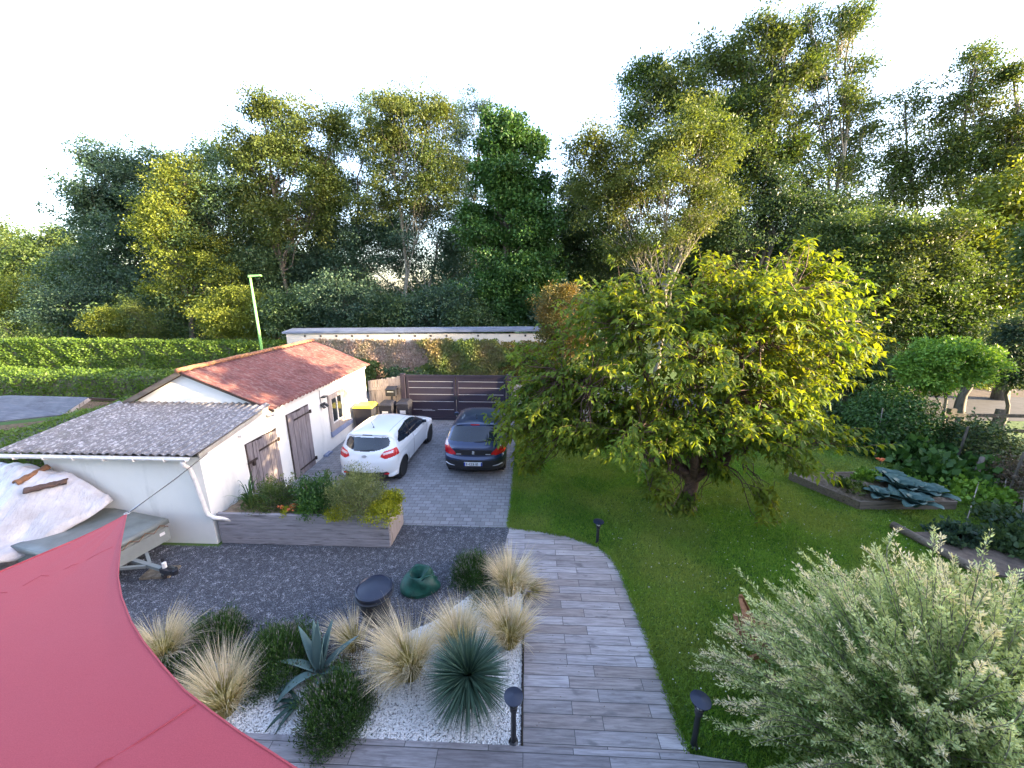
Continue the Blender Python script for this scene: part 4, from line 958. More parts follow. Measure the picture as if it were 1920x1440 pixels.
# planter plants
def PL(px, dy=.4, z=.67): # on the planter at depth dy behind its front
    p = V(px, 900, 6.7+dy); return Vector((p.x, 6.7+dy, z))
ag = PL(462,.42); blades('agapanthus', 'strappy leaved plant at the left end of the planter', ag, 60, .85, .035, 'vine', tilt=(.1,1.0), droop=1.5, seg=6, spread=.08)
blades('agapanthus', 'small strappy leaves bending over the left planter corner', PL(440,.25), 14, .45, .025, 'vine', tilt=(.6,1.2), droop=1.4, seg=6, spread=.04)
shrub('planter_shrub', 'olive green fine leaved bush in front of the wide shed door', PL(505,.45), .40, .52, 'mid', 6000, .04, .4)
shrub('planter_shrub', 'leafy green bush in the middle of the planter', PL(592,.42), .46, .62, 'vine', 7000, .05, .5)
shrub('planter_shrub', 'pale round willow like bush on the right of the planter hiding the white car corner', PL(668,.42), .50, .84, 'sage', 13000, .045, .3)
shrub('planter_shrub', 'wispy thin plant against the wall between the two shed doors', PL(538,.62), .16, .75, 'sage', 700, .035, .4, up=1.5)
shrub('planter_shrub', 'wispy green plant in front of the tall shed door', PL(605,.66), .26, .62, 'mid', 1500, .035, .4, up=1.5)
for i, (px, dy, r, h_) in enumerate(((628,.12,.25,.16), (712,.14,.34,.22), (728,.55,.28,.30))):
    shrub('groundcover_mound', ['yellow green mound at the planter front below the pale round bush', 'yellow green mound at the right front corner of the planter', 'yellow green mound at the right rear corner of the planter'][i], PL(px,dy), r, h_, 'euonymus', 2600, .04, .6, group='yellow groundcover mounds in the planter')
shrub('groundcover_mound', 'tiny yellow green sprig beside the orange flowers', PL(528,.14), .15, .12, 'euonymus', 500, .035, .6, group='yellow groundcover mounds in the planter')
shrub('groundcover_mound', 'small light green sprig right of the orange flowers in the planter', PL(560,.16), .15, .2, 'bright', 600, .04, .6, group='yellow groundcover mounds in the planter')
def flower(label, base, k=5, s=.05, mat='flower', h_=.1):
    root = thing('flower', label, 'flower', base, group='orange flowers in the planter'); b = np.array(base)
    P = []; D = []
    for i in range(k):
        c = np.array([rng.normal()*.04, rng.normal()*.04, h_ + rng.random()*.05]); dd = rdir(9); dd[:, 2] = np.abs(dd[:, 2])*.5+.1
        P.append(np.repeat(c[None], 9, 0)); D.append(unit(dd))
    P = np.concatenate(P); D = np.concatenate(D); n = len(P)
    leafmesh('petals', P, D, unit(np.array([0,0,1.]) + rng.normal(size=(n,3))*.3), np.full(n, s), np.full(n, s*.8), F[mat], root)
    mb = MB()
    for i in range(4): mb.tube([(0,0,0), (rng.normal()*.04, rng.normal()*.04, h_)], .004, 4)
    mb.build('stem', M['bark'], root)
for i, (px, dy) in enumerate(((516,.14), (545,.24), (541,.13), (562,.5))):
    flower(['orange flower cluster at the planter front, leftmost', 'orange flower cluster in the middle of the flowers', 'pale orange flower cluster low at the planter front', 'small orange flowers set back behind the others'][i], PL(px,dy), 6, .045)

# ================================================================== PATH LIGHTS
def bollard(label, loc, h_=.80):
    b = thing('path_light', label, 'garden light', loc, group='black garden path lights')
    s = h_/.80
    MB().lathe([(.055,0),(.055,.015*s),(.033,.03*s),(.030,.50*s),(.045,.52*s),(.045,.58*s),(.03,.60*s)], n=16).build('post', M['black_metal'], b, smooth=True)
    MB().lathe([(.036,.585*s),(.036,.70*s)], n=16).build('glass', M['clear'], b, smooth='all')
    mb = MB()
    for k in range(3): a = k*2.09; mb.tube([(.04*math.cos(a),.04*math.sin(a),.58*s),(.04*math.cos(a),.04*math.sin(a),.71*s)], .004, 4)
    mb.lathe([(.05,.60*s),(.055,.605*s),(.05,.61*s)], n=16); mb.build('cage', M['black_metal'], b)
    MB().lathe([(0,.70*s),(.10,.715*s),(.112,.725*s),(.112,.735*s),(.06,.755*s),(0,.765*s)], n=28).build('cap', M['cap_blue'], b, smooth=True)
    return b
bollard('garden light standing on white pebbles at the near left corner of the path', (-.115,3.31,0), .78)
bollard('garden light in the lawn near the right bottom end of the path', (2.03,3.36,0), .78)
bollard('small far garden light in the lawn at the outer bend of the path', (1.55,7.02,0), .58)

# ================================================================== ROUND BIN AND GREEN BAG
bn = thing('round_bin', 'black round plastic barrel with domed lid on the gravel edge', 'bin', (-2.44, 4.98, 0))
MB().lathe([(.20,0),(.235,.30),(.25,.52),(.265,.54),(.265,.56),(.25,.57)], n=32).build('barrel', M['black_plastic'], bn, smooth=True)
MB().lathe([(.285,.545),(.29,.56),(.29,.60),(.265,.615),(.255,.60),(.23,.605),(.16,.63),(.05,.64),(.0,.64)], n=36).build('lid', M['cap_blue'], bn, smooth=True)
MB().lathe([(.30,.50),(.31,.505),(.31,.52),(.28,.53)], n=32).build('rim', M['black_plastic'], bn, smooth=True)
bg_ = thing('garden_bag', 'crumpled dark green garden waste bag beside the black round bin', 'bag', (-1.90, 5.60, 0))
n1, n2 = 44, 22; vs = []
for j in range(n2):
    t = j/(n2-1)
    for i in range(n1):
        a = 2*math.pi*i/n1; rr = (.29 + .035*math.sin(2*a+1) + .018*math.sin(3*a+t*7))*(1 - .5*t**1.6) * (1 if t > .1 else .9)
        z = .40*t + .07*math.sin(a+.6)*t + .02*math.sin(3*a+t*8)*t
        vs.append((rr*math.cos(a)*1.15, rr*math.sin(a)*.85, z))
for j in range(6):
    t = (j+1)/6
    for i in range(n1):
        a = 2*math.pi*i/n1; p = vs[(n2-1)*n1+i]; vs.append((p[0]*(1-.75*t), p[1]*(1-.75*t), p[2] - .20*t))
m = n2+6; MB().add(vs, [(j*n1+i, j*n1+(i+1) % n1, (j+1)*n1+(i+1) % n1, (j+1)*n1+i) for j in range(m-1) for i in range(n1)]).build('fabric', M['green_cloth'], bg_, smooth='all')
MB().tube([(.12,-.2,.38),(.2,-.26,.5),(.3,-.2,.5),(.36,-.1,.36)], .014, 6).build('handle', M['green_cloth'], bg_, smooth='all')

# ================================================================== SUN SAIL
def sailpt(px, py):
    r = ray(px, py); # plane z = 2.21 + k*(4.42 - y)
    k = .22; t = (2.21 + k*4.42 - CH) / (r[2] + k*r[1]); return Vector((r[0]*t, r[1]*t, CH + r[2]*t))
right = [(237,965),(226,1020),(221,1080),(228,1120),(245,1165),(268,1203),(305,1250),(345,1295),(395,1335),(450,1375),(500,1407),(550,1440),(640,1492)]
left_ = [(237,965),(190,990),(140,1013),(90,1034),(0,1072),(-90,1105),(-200,1142),(-330,1178),(-480,1210),(-700,1250),(-800,1300),(-820,1360),(-840,1420)]
sl_ = thing('shade_sail', 'large red triangular sun sail stretched over the yard in the foreground', 'sun sail', sailpt(237,965))
o3 = Vector(sl_.location); m = 26; vs = []
for a, b in zip(right, left_):
    A, B = sailpt(*a), sailpt(*b)
    for j in range(m+1):
        t = j/m; p = A + (B-A)*t; wd = (B-A).length; p.z -= .02*wd*math.sin(math.pi*t) - .006*math.sin(t*(23+6*math.sin(t*9)))*math.exp(-wd/2.2)*min(1, wd*3) - .004*math.sin(p.x*2.2+p.y*3.1); vs.append(p - o3)
k = m+1; MB().add(vs, [(i*k+j, i*k+j+1, (i+1)*k+j+1, (i+1)*k+j) for i in range(len(right)-1) for j in range(m)]).build('cloth', M['sail'], sl_, smooth='all')
seamm = plain('sail_seam', (.34,.05,.07), .9)
def onsail(px, py, up=.004): return sailpt(px, py) - o3 + Vector((0,0,up))
def sail_find(px, py):
    # height of the sagging cloth under the seam: nearest cloth vertex
    p = sailpt(px, py) - o3; q = min(vs, key=lambda v: (v.x-p.x)**2 + (v.y-p.y)**2); return Vector((p.x, p.y, q.z + .006))
MB().tube([sail_find(367-227*t, 1322+118*t) for t in np.linspace(0,1,14)], .004, 4).build('seam', seamm, sl_)
MB().tube([sail_find(218-218*t, 1022+80*t+ 8*t) for t in np.linspace(0.03,1,12)], .0025, 4).build('seam', seamm, sl_)
edge = [sailpt(*p) - o3 + Vector((0,0,.002)) for p in right]; MB().tube(edge, .008, 5).build('hem', M['sail'], sl_)
edge = [sailpt(*p) - o3 + Vector((0,0,.002)) for p in left_]; MB().tube(edge, .008, 5).build('hem', M['sail'], sl_)
a = [Vector((.03*math.cos(t)-.01, .02+.03*math.sin(t), .01)) for t in np.linspace(0, 6.28, 13)]; MB().tube(a, .005, 5, False).build('corner_ring', M['steel'], sl_)
hk = Vector((-6.57, 6.86, 2.0)) - o3
MB().tube([(0,.03,.01), hk*.5 + Vector((0.006,0,-.02)), hk], .0055, 5).tube([(0.015,.03,.015), hk*.5 + Vector((0.025,0,.0)), hk + Vector((.01,0,.01))], .0055, 5).build('tension_rope', M['rust'], sl_)
MB().tube([hk*.03, hk*.12], .012, 6).build('turnbuckle', M['steel'], sl_)

# ================================================================== CARS
def carpaint(name, c, metal=0, rough=.25):
    t = NT(name); t.col(c).rough(rough); t.b.inputs['Metallic'].default_value = metal; t.b.inputs['Coat Weight'].default_value = 1; t.b.inputs['Coat Roughness'].default_value = .03; return t.m
M['paint_white'] = carpaint('white_paint', (.78,.80,.82)); M['paint_blue_sky'] = carpaint('blue_black_sky_tint', (.018,.035,.095), .45, .3)  # dark paint made bluer: sky reflection put into its colour
M['lamp_red'] = carpaint('red_lens', (.55,.012,.02), 0, .15); M['lamp_clear'] = carpaint('clear_lens', (.7,.5,.5), 0, .15)
M['rim'] = plain('dark_rim', (.10,.10,.11), .35, .6); M['rim2'] = plain('silver_rim', (.4,.4,.42), .35, .8)
M['trim'] = plain('black_trim', (.02,.02,.022), .5); M['plate'] = plain('plate_white', (.72,.72,.74), .4, var=.02); M['plate_blue'] = plain('plate_blue', (.02,.05,.35), .4)
M['car_glass'] = m_glass_dark('car_glass', (.012,.018,.028), .03)

def spline(pts, n):
    """closed Catmull-Rom, resampled to n points"""
    P = np.array(pts, float); m = len(P); out = []
    for i in range(m):
        p0, p1, p2, p3 = P[(i-1) % m], P[i], P[(i+1) % m], P[(i+2) % m]
        for t in np.linspace(0, 1, 60, endpoint=False):
            out.append(.5*((2*p1)+(-p0+p2)*t+(2*p0-5*p1+4*p2-p3)*t*t+(-p0+3*p1-3*p2+p3)*t**3))
    out = np.array(out); d = np.concatenate([[0], np.cumsum(np.linalg.norm(np.diff(np.vstack([out, out[:1]]), axis=0), axis=1))])
    tt = np.linspace(0, d[-1], n, endpoint=False); ex = np.vstack([out, out[:1]])
    return np.stack([np.interp(tt, d, ex[:, 0]), np.interp(tt, d, ex[:, 1])], 1)

def make_car(name, label, loc, rotz, sp):
    """local: x = across (right positive), y = forward, z up, origin at rear bumper centre on the ground"""
    root = thing(name, label, 'car', loc, rotz)
    L, Wh, zb, Hh = sp['L'], sp['W']/2, sp['belt'], sp['H']
    NS, NR = 520, 84
    Q = spline(sp['profile'], NS)
    tan = np.roll(Q, -1, 0) - np.roll(Q, 1, 0); tan /= np.linalg.norm(tan, axis=1)[:, None]
    ends = np.abs(tan[:, 1])**1.5       # 1 where the outline is upright (ends)
    med0, med1 = np.array([.85, .74]), np.array([L-.8, .58])
    sg = med1 - med0; tt = np.clip(((Q-med0)@sg)/(sg@sg), 0, 1); Mp = med0 + sg*tt[:, None]
    dist = np.linalg.norm(Mp-Q, axis=1)
    rr = .13 + .25*ends
    rr = np.where(Q[:, 1] < .35, .12 + .22*ends, rr)
    ts = np.linspace(0, 1, NR+1)**1.9
    def Wfun(s, z):
        plan = 1 - sp.get('tail', .10)*np.clip(1 - s/.7, 0, 1)**2 - .13*np.clip(1 - (L-s)/.8, 0, 1)**2
        low = np.where(z < zb, 1 - .05*np.clip((zb-z-.25)/.5, 0, 1)**1.5 - .035*np.clip((.12-(zb-z))/.12, 0, 1), 0)
        up = .965 - sp['tumble']*np.clip(z-zb, 0, 9) - .25*np.clip(z-zb-.30, 0, 9)
        return Wh*plan*np.where(z < zb, low, up)
    V3 = np.zeros((NR+1, NS, 3))
    for k, t in enumerate(ts):
        p = Q + (Mp-Q)*t; d = dist*t; q = np.clip(d/rr, 0, 1); pw = 2.6
        f = (1-(1-q)**pw)**(1/pw); V3[k, :, 1] = p[:, 0]; V3[k, :, 2] = p[:, 1]; V3[k, :, 0] = Wfun(p[:, 0], p[:, 1])*f
        # shoulder flares over the wheels
        for wc in sp['wheels']:
            dd = np.hypot(p[:, 0]-wc, p[:, 1]-.31); V3[k, :, 0] += .022*np.exp(-((dd-.38)/.07)**2)*(f > .9)*(p[:, 1] < .8)
    V3[-1, :, 0] = Wfun(Mp[:, 0], Mp[:, 1])
    vr = V3.reshape(-1, 3); vl = vr*np.array([-1, 1, 1]); nv = len(vr)
    k, i = np.meshgrid(np.arange(NR), np.arange(NS), indexing='ij'); i2 = (i+1) % NS
    fr = np.stack([k*NS+i, (k+1)*NS+i, (k+1)*NS+i2, k*NS+i2], -1).reshape(-1, 4)
    vv = np.concatenate([vr, vl]); ff = np.concatenate([fr, fr[:, ::-1]+nv])
    cen = vv[ff].mean(1); e1 = vv[ff[:, 2]]-vv[ff[:, 0]]; e2 = vv[ff[:, 3]]-vv[ff[:, 1]]; nn = unit(np.cross(e1, e2))
    out = np.sum(nn*(cen-np.array([0, L/2, .7])), 1) < 0
    if out.mean() > .5: ff = ff[:, ::-1]; nn = -nn
    X, Y, Z = cen[:, 0], cen[:, 1], cen[:, 2]; ax = np.abs(X); anx = np.abs(nn[:, 0])
    lab = np.zeros(len(ff), int)      # 0 body
    sp['classify'](lab, X, Y, Z, ax, nn, anx)
    for wc in sp['wheels']: lab[(np.hypot(Y-wc, Z-.30) < sp.get('arch', .355)) & (ax > Wh*.52) & (anx > .3)] = -1
    names = {0: ('body', M[sp['paint']]), 1: ('rear_window', M['car_glass']), 2: ('side_window', M['car_glass']), 3: ('windscreen', M['car_glass']), 4: ('tail_light', M['lamp_red']), 5: ('lower_bumper', M['trim']), 6: ('tail_light_lens', M['lamp_clear']), 7: ('tailgate_panel', M[sp.get('panel', 'trim')]), 8: ('window_trim', M['trim']), 9: ('roof', M[sp.get('roofmat', sp['paint'])])}
    parts = {}
    def emit(sel, nm, mat, par, off=0):
        fs = ff[sel]
        if not len(fs): return None
        u, inv = np.unique(fs, return_inverse=True); o = npmesh(nm, vv[u], inv.reshape(-1, 4), mat, par, smooth=True); return o
    for kk in (0, 9, 5, 7, 8, 1, 3):
        s_ = lab == kk
        if s_.any(): parts[kk] = emit(s_, *names[kk], root)
    for kk in (2, 4, 6):
        for sg_ in (-1, 1):
            s_ = (lab == kk) & (X*sg_ > 0)
            if kk == 6 and s_.any(): emit(s_, *names[kk], parts[(4, sg_)])
            elif s_.any(): parts[(kk, sg_)] = emit(s_, *names[kk], root)
    # surface lookup for fitting small things
    def surf(x, z, y0, y1, eps=.004):
        m_ = (np.abs(vv[:, 0]-x) < .06) & (np.abs(vv[:, 2]-z) < .06) & (vv[:, 1] >= y0) & (vv[:, 1] <= y1)
        c = vv[m_]; j = np.argmin((c[:, 0]-x)**2 + (c[:, 2]-z)**2); return Vector((x, c[j, 1]-eps, z))
    def side_surf(y, z, sg_=1, eps=.004):
        m_ = (np.abs(vv[:, 1]-y) < .06) & (np.abs(vv[:, 2]-z) < .05) & (vv[:, 0]*sg_ > Wh*.4)
        c = vv[m_]; j = np.argmin((c[:, 1]-y)**2 + (c[:, 2]-z)**2); return Vector((c[j, 0]+sg_*eps, y, z))
    def top_surf(x, y, eps=.003):
        m_ = (np.abs(vv[:, 0]-x) < .08) & (np.abs(vv[:, 1]-y) < .06) & (vv[:, 2] > .8)
        c = vv[m_]; j = np.argmin((c[:, 0]-x)**2 + (c[:, 1]-y)**2); return Vector((x, y, c[j, 2]+eps))
    # door gaps, tailgate gaps
    g = MB()
    for line in sp['gaps']:
        for sg_ in (-1, 1): g.tube([side_surf(y, z, sg_, .0) for y, z in line], .0045, 4)
    g.tube([top_surf(-Wh*.60, y, -.001) for y in np.linspace(*sp['roofline'], 12)], .005, 4); g.tube([top_surf(Wh*.60, y, -.001) for y in np.linspace(*sp['roofline'], 12)], .005, 4)
    g.build('panel_gap', M['trim'], parts[0])
    for sg_ in (-1, 1):
        for hy, hz in sp['handles']:
            p = side_surf(hy, hz, sg_, .018); MB().box((p.x-.012, p.y-.09, p.z-.016), (p.x+.012, p.y+.09, p.z+.016)).build('door_handle', M[sp['paint']], root, bevel=.008)
        p = side_surf(*sp['mirror'], sg_, .10)
        mb = MB(); mb.add([(p.x-.08*1, p.y-.05, p.z-.06),(p.x+.08, p.y-.05, p.z-.06),(p.x+.07, p.y+.09, p.z-.05),(p.x-.07, p.y+.09, p.z-.05),(p.x-.08, p.y-.05, p.z+.07),(p.x+.08, p.y-.05, p.z+.07),(p.x+.06, p.y+.07, p.z+.06),(p.x-.06, p.y+.07, p.z+.06)], [(0,3,2,1),(4,5,6,7),(0,1,5,4),(1,2,6,5),(2,3,7,6),(3,0,4,7)])
        mr = mb.build('wing_mirror', M[sp['paint']], root, bevel=.03); MB().box((p.x-.065, p.y-.058, p.z-.045), (p.x+.065, p.y-.052, p.z+.055)).build('mirror_glass', M['car_glass'], mr)
        MB().beam((p.x-.02*sg_, p.y, p.z-.05), (p.x-.13*sg_, p.y+.03, p.z-.07), .05, .03).build('mirror_arm', M['trim'], mr)
    # wheels with tyre, rim and hub
    for wc in sp['wheels']:
        for sg_ in (-1, 1):
            xo = sg_*(Wh-.115)
            wl = MB().lathe([(.20,-.10),(.275,-.105),(.30,-.085),(.31,-.05),(.31,.05),(.30,.085),(.275,.105),(.20,.10)], (0,0,0), 40, 'x').build('wheel', M['rubber'], root, smooth=True); wl.location = (xo, wc, .31)
            rm = MB(); rm.lathe([(.20,-.095),(.205,.0),(.20,.095)], (0,0,0), 36, 'x'); rm.lathe([(0,sg_*.03),(.20,sg_*.045)], (0,0,0), 36, 'x')
            rimo = rm.build('rim', M['rim'], wl, smooth=True)
            sk = MB()
            for q in range(sp['spokes']):
                a = q*2*math.pi/sp['spokes']; sk.beam((sg_*.075, .03*math.cos(a), .03*math.sin(a)), (sg_*.09, .195*math.cos(a), .195*math.sin(a)), .045, .02, up=(1,0,0))
            sk.lathe([(0,sg_*.095),(.045,sg_*.09),(.05,sg_*.06)], (0,0,0), 16, 'x'); sk.build('spokes', M[sp['rim']], wl, smooth=True)
            MB().lathe([(.33,-.11*sg_*1.0 if False else -.10),(.345,.0),(.33,.02)], (0,0,0), 24, 'x')
            lin = MB(); lin.lathe([(.0,-sg_*.12),(.36,-sg_*.12),(.36,sg_*.05)], (xo, wc, .31), 30, 'x'); lin.build('wheel_arch', M['trim'], root, smooth=True)
    MB().box((-Wh+.25, .3, .16), (Wh-.25, L-.3, .24)).build('underbody', M['trim'], root)
    # roof aerial, third brake light, wiper
    p = top_surf(0, sp['aerial']); MB().lathe([(.03,0),(.015,.02),(.006,.03)], p, 10).tube([p+Vector((0,0,.02)), p+Vector((-.0,-.10,.20))], .005, 5).build('aerial', M['trim'], root)
    sp['extras'](root, parts, surf, side_surf, top_surf)
    return root

def ell(x, z, cx, cz, rx, rz): return ((x-cx)/rx)**2 + ((z-cz)/rz)**2 < 1
# --- white three-door hatchback
def cl_white(lab, X, Y, Z, ax, nn, anx):
    rear = (Y < .8) & (nn[:, 1] < -.25)
    hw = np.where(Z > 1.13, .60 - .45*np.clip(Z-1.30, 0, 1), .60 - 4.2*np.clip(1.13-Z, 0, 1)**1.5*1.6)
    rw = rear & (Z > .985 + .10*(ax/.6)**2.5) & (Z < 1.315 - .02*(ax/.6)**2) & (ax < .62 - .10*np.clip((1.12-Z)/.12, 0, 1)**2 - .06*np.clip((Z-1.2)/.1, 0, 1))
    lab[rw] = 1
    # side glass: one long pane rising to the rear
    top = np.interp(Y, [.55, .9, 1.6, 2.2, 2.75, 3.05], [1.12, 1.33, 1.385, 1.36, 1.20, 1.0])
    bot = np.interp(Y, [.55, .9, 1.5, 2.9], [1.10, 1.045, 1.0, .955])
    sw_ = (anx > .45) & (Z > bot) & (Z < top) & (Y > .62) & (Y < 2.90)
    lab[sw_] = 2; lab[sw_ & (np.abs(Y - (1.42 + .25*(Z-1.0))) < .035)] = 8
    ws = (Y > 2.05) & (Y < 3.2) & (Z > .98) & (nn[:, 2] > .2) & (nn[:, 1] > .2) & (ax < .70 - .18*np.clip((Z-1.0)/.4, 0, 1)) & (Z < 1.40)
    lab[ws] = 3
    z_ = .87 + .07*(ax-.42)/.4
    tl = (Y < .75) & (ax > .44) & (Z > z_ - .105*np.clip((ax-.42)/.14, .25, 1)) & (Z < z_ + .095*np.clip((ax-.42)/.10, .3, 1)) & (Y < .44)
    lab[tl] = 4; lab[tl & (np.abs(Z - z_ - .03) < .028) & (ax > .50) & (ax < .74)] = 6
    lab[(Z < .42) & (Y < .5) & (ax < .62) & (lab == 0)] = 5; lab[(Z < .24) & (lab == 0)] = 5
def ex_white(root, parts, surf, side, top):
    p = surf(0, .865, -.1, .6, .006)
    b = MB().lathe([(0,0),(.065,0),(.065,.008),(0,.012)], n=24); b.v = [(x, -z, y*.62) for x, y, z in b.v]; o = b.build('badge', M['trim'], root); o.location = p
    b = MB().lathe([(.055,.013),(.065,.013),(.065,.009)], n=24); b.v = [(x, -z, y*.62) for x, y, z in b.v]; b.box((-.03,-.016,-.008), (.03,-.012,.008)); b.build('emblem', M['steel'], o)
    MB().tube([surf(-.32, 1.0, -.1, .9, .012), surf(-.05, 1.01, -.1, .9, .02), surf(.22, 1.03, -.1, .9, .012)], .011, 5).build('wiper', M['trim'], root)
    pts = [Vector((x, .40+.03*(x/.6)**2, 1.375-.02*(x/.6)**2)) for x in np.linspace(-.56, .56, 9)]
    MB().tube(pts, [.012]+[.03]*7+[.012], 8).build('spoiler', M['paint_white'], root, smooth='all')
    MB().box((-.14, .37, 1.36), (.14, .385, 1.385)).build('brake_light', M['trim'], root)
    a = surf(0, .55, -.1, .6, .002); MB().box((-.27, a.y-.012, .44), (.27, a.y+.02, .56)).build('number_plate', M['plate'], root)
    for s in (-1, 1): q = surf(.56*s, .36, -.1, .8, .004); MB().box((q.x-.09, q.y-.012, .34), (q.x+.09, q.y+.03, .385)).build('reflector', M['lamp_red'], root, bevel=.008)
white = dict(L=4.05, W=1.72, H=1.455, belt=.97, tumble=.50, wheels=(.72, 3.29), paint='paint_white', spokes=5, rim='rim', aerial=.78, roofline=(.50, 2.25),
    profile=[(.16,.20),(.05,.34),(.0,.5),(.01,.68),(.05,.80),(.10,.93),(.17,1.03),(.27,1.19),(.37,1.33),(.44,1.395),(.62,1.432),(1.0,1.455),(1.5,1.46),(2.0,1.435),(2.4,1.33),(2.8,1.13),(3.1,.97),(3.4,.90),(3.75,.80),(3.98,.64),(4.05,.48),(4.0,.30),(3.85,.2),(3.0,.18),(2.0,.18),(1.0,.18)],
    classify=cl_white, gaps=[[(1.62,z) for z in np.linspace(.99,.30,8)], [(2.92,z) for z in np.linspace(.94,.40,7)], [(y,.27) for y in np.linspace(1.15,2.85,7)]],
    handles=[(1.78,.87)], mirror=(2.62,1.04), extras=ex_white)
make_car('white_car', 'white three door hatchback parked beside the cream shed', (-4.42, 9.18, 0), R(-2.5), white)

# --- dark blue hatchback
def cl_blue(lab, X, Y, Z, ax, nn, anx):
    rear = (Y < .95) & (nn[:, 1] < -.2)
    rw = rear & (Z > 1.055 - .0*ax) & (Z < 1.40) & (ax < .72 - .30*np.clip(Z-1.05, 0, 1)); lab[rw] = 1
    top = np.interp(Y, [.6, .95, 1.7, 2.3, 2.9, 3.2], [1.14, 1.38, 1.43, 1.40, 1.22, 1.0]); bot = np.interp(Y, [.6, 1.2, 3.0], [1.08, 1.03, .98])
    sw_ = (anx > .42) & (Z > bot) & (Z < top) & (Y > .62) & (Y < 3.02); lab[sw_] = 2
    lab[sw_ & ((np.abs(Y-2.02) < .035) | (np.abs(Y-1.02) < .04))] = 8
    ws = (Y > 2.05) & (Y < 3.3) & (Z > 1.0) & (nn[:, 2] > .2) & (nn[:, 1] > .2) & (ax < .76 - .2*np.clip((Z-1.0)/.4, 0, 1)) & (Z < 1.44); lab[ws] = 3
    zt = np.interp(ax, [.50, .62, .80, .92], [.76, .86, 1.04, 1.14]); zl = np.interp(ax, [.5, .66, .92], [.72, .69, .74])
    tl = (Y < .62) & (ax > .52) & (Z < zt) & (Z > zl); lab[tl] = 4; lab[tl & (ax > .74) & (Z > .93)] = 6
    lab[(Y < .5) & (ax < .54) & (Z > .70) & (Z < .855) & (lab == 0)] = 7
    lab[(Y < .75) & (Z < .585 - .06*(ax/.9)**2) & (lab == 0)] = 5; lab[(Z < .27) & (lab == 0)] = 5
def digits(root, txt, x0, z0, h, y, par, mat):
    seg = {'0':'abcdef','1':'bc','2':'abdeg','3':'abcdg','4':'bcfg','5':'acdfg','6':'acdefg','7':'abc','8':'abcdefg','9':'abcdfg','C':'adef','E':'adefg','L':'def','K':'efgx','A':'abcefg','J':'bcde','-':'g','M':'abcef'}
    mb = MB(); w_ = h*.5; t = h*.15; x = x0
    for ch in txt:
        s = seg.get(ch, '')
        R_ = dict(a=(0,h-t,w_,h), d=(0,0,w_,t), g=(0,h/2-t/2,w_,h/2+t/2), f=(0,h/2,t,h), e=(0,0,t,h/2), b=(w_-t,h/2,w_,h), c=(w_-t,0,w_,h/2), x=(w_-t*1.2,0,w_,h))
        for q in s: a = R_[q]; mb.box((x+a[0], y-.003, z0+a[1]), (x+a[2], y, z0+a[3]))
        x += w_*(1.4 if ch != '-' else 1.3)
    mb.build('plate_lettering', mat, par)
def ex_blue(root, parts, surf, side, top):
    a = surf(0, .47, -.1, .6, .0); y = a.y - .02
    pt = MB().box((-.26, y, .42), (.26, y+.04, .53)).build('number_plate', M['plate'], root)
    MB().box((-.26, y-.002, .42), (-.222, y, .53)).build('plate_band', M['plate_blue'], pt); MB().box((.222, y-.002, .42), (.26, y, .53)).build('plate_band', M['plate_blue'], pt)
    digits(root, 'E-CC612', -.20, .44, .072, y-.001, pt, M['trim'])
    # rampant animal emblem as a small bright shape
    p = surf(0, .79, -.1, .6, .01)
    poly = [(-.030,-.055),(-.012,-.045),(-.004,-.02),(.012,-.045),(.03,-.055),(.022,-.03),(.014,-.005),(.03,-.01),(.045,.005),(.03,.006),(.018,.018),(.036,.03),(.04,.045),(.02,.038),(.01,.055),(-.014,.058),(-.03,.042),(-.018,.034),(-.034,.016),(-.02,.016),(-.022,-.005),(-.04,-.02),(-.024,-.022)]
    m2 = MB().prism(poly, 0, .008); m2.v = [(x, -z, y_) for x, y_, z in m2.v]; o = m2.build('emblem', M['steel'], root); o.location = p
    for s, t in ((-1, .16), (1, .12)):
        q = surf(.42*s, .735, -.1, .6, .008); MB().box((q.x-.07, q.y-.004, .728), (q.x+.07, q.y+.004, .746)).build('lettering_badge', M['steel'], root)
        q = surf(.70*s, .40, -.1, .8, .006); q2 = surf(.82*s, .43, -.1, .9, .006); q0 = surf(.55*s, .385, -.1, .8, .006)
        MB().tube([q0, q, q2], [.006, .014, .018], 6).build('reflector', M['steel'], root)
    MB().tube([surf(.02, 1.06, -.1, .9, .015), surf(.18, 1.068, -.1, .9, .025), surf(.40, 1.075, -.1, .9, .015)], .012, 5).build('wiper', M['trim'], root)
    pts = [Vector((x, .62+.03*(x/.6)**2, 1.435-.02*(x/.6)**2)) for x in np.linspace(-.6, .6, 9)]
    MB().tube(pts, [.014]+[.028]*7+[.014], 8).build('spoiler', M['paint_blue_sky'], root, smooth='all')
    MB().box((-.13, .585, 1.425), (.13, .60, 1.455)).build('brake_light', M['lamp_red'], root)
    c_ = surf(0, .86, -.1, .6, .002); MB().box((-.40, c_.y-.008, .852), (.40, c_.y+.01, .866)).build('trim_strip', M['trim'], root)
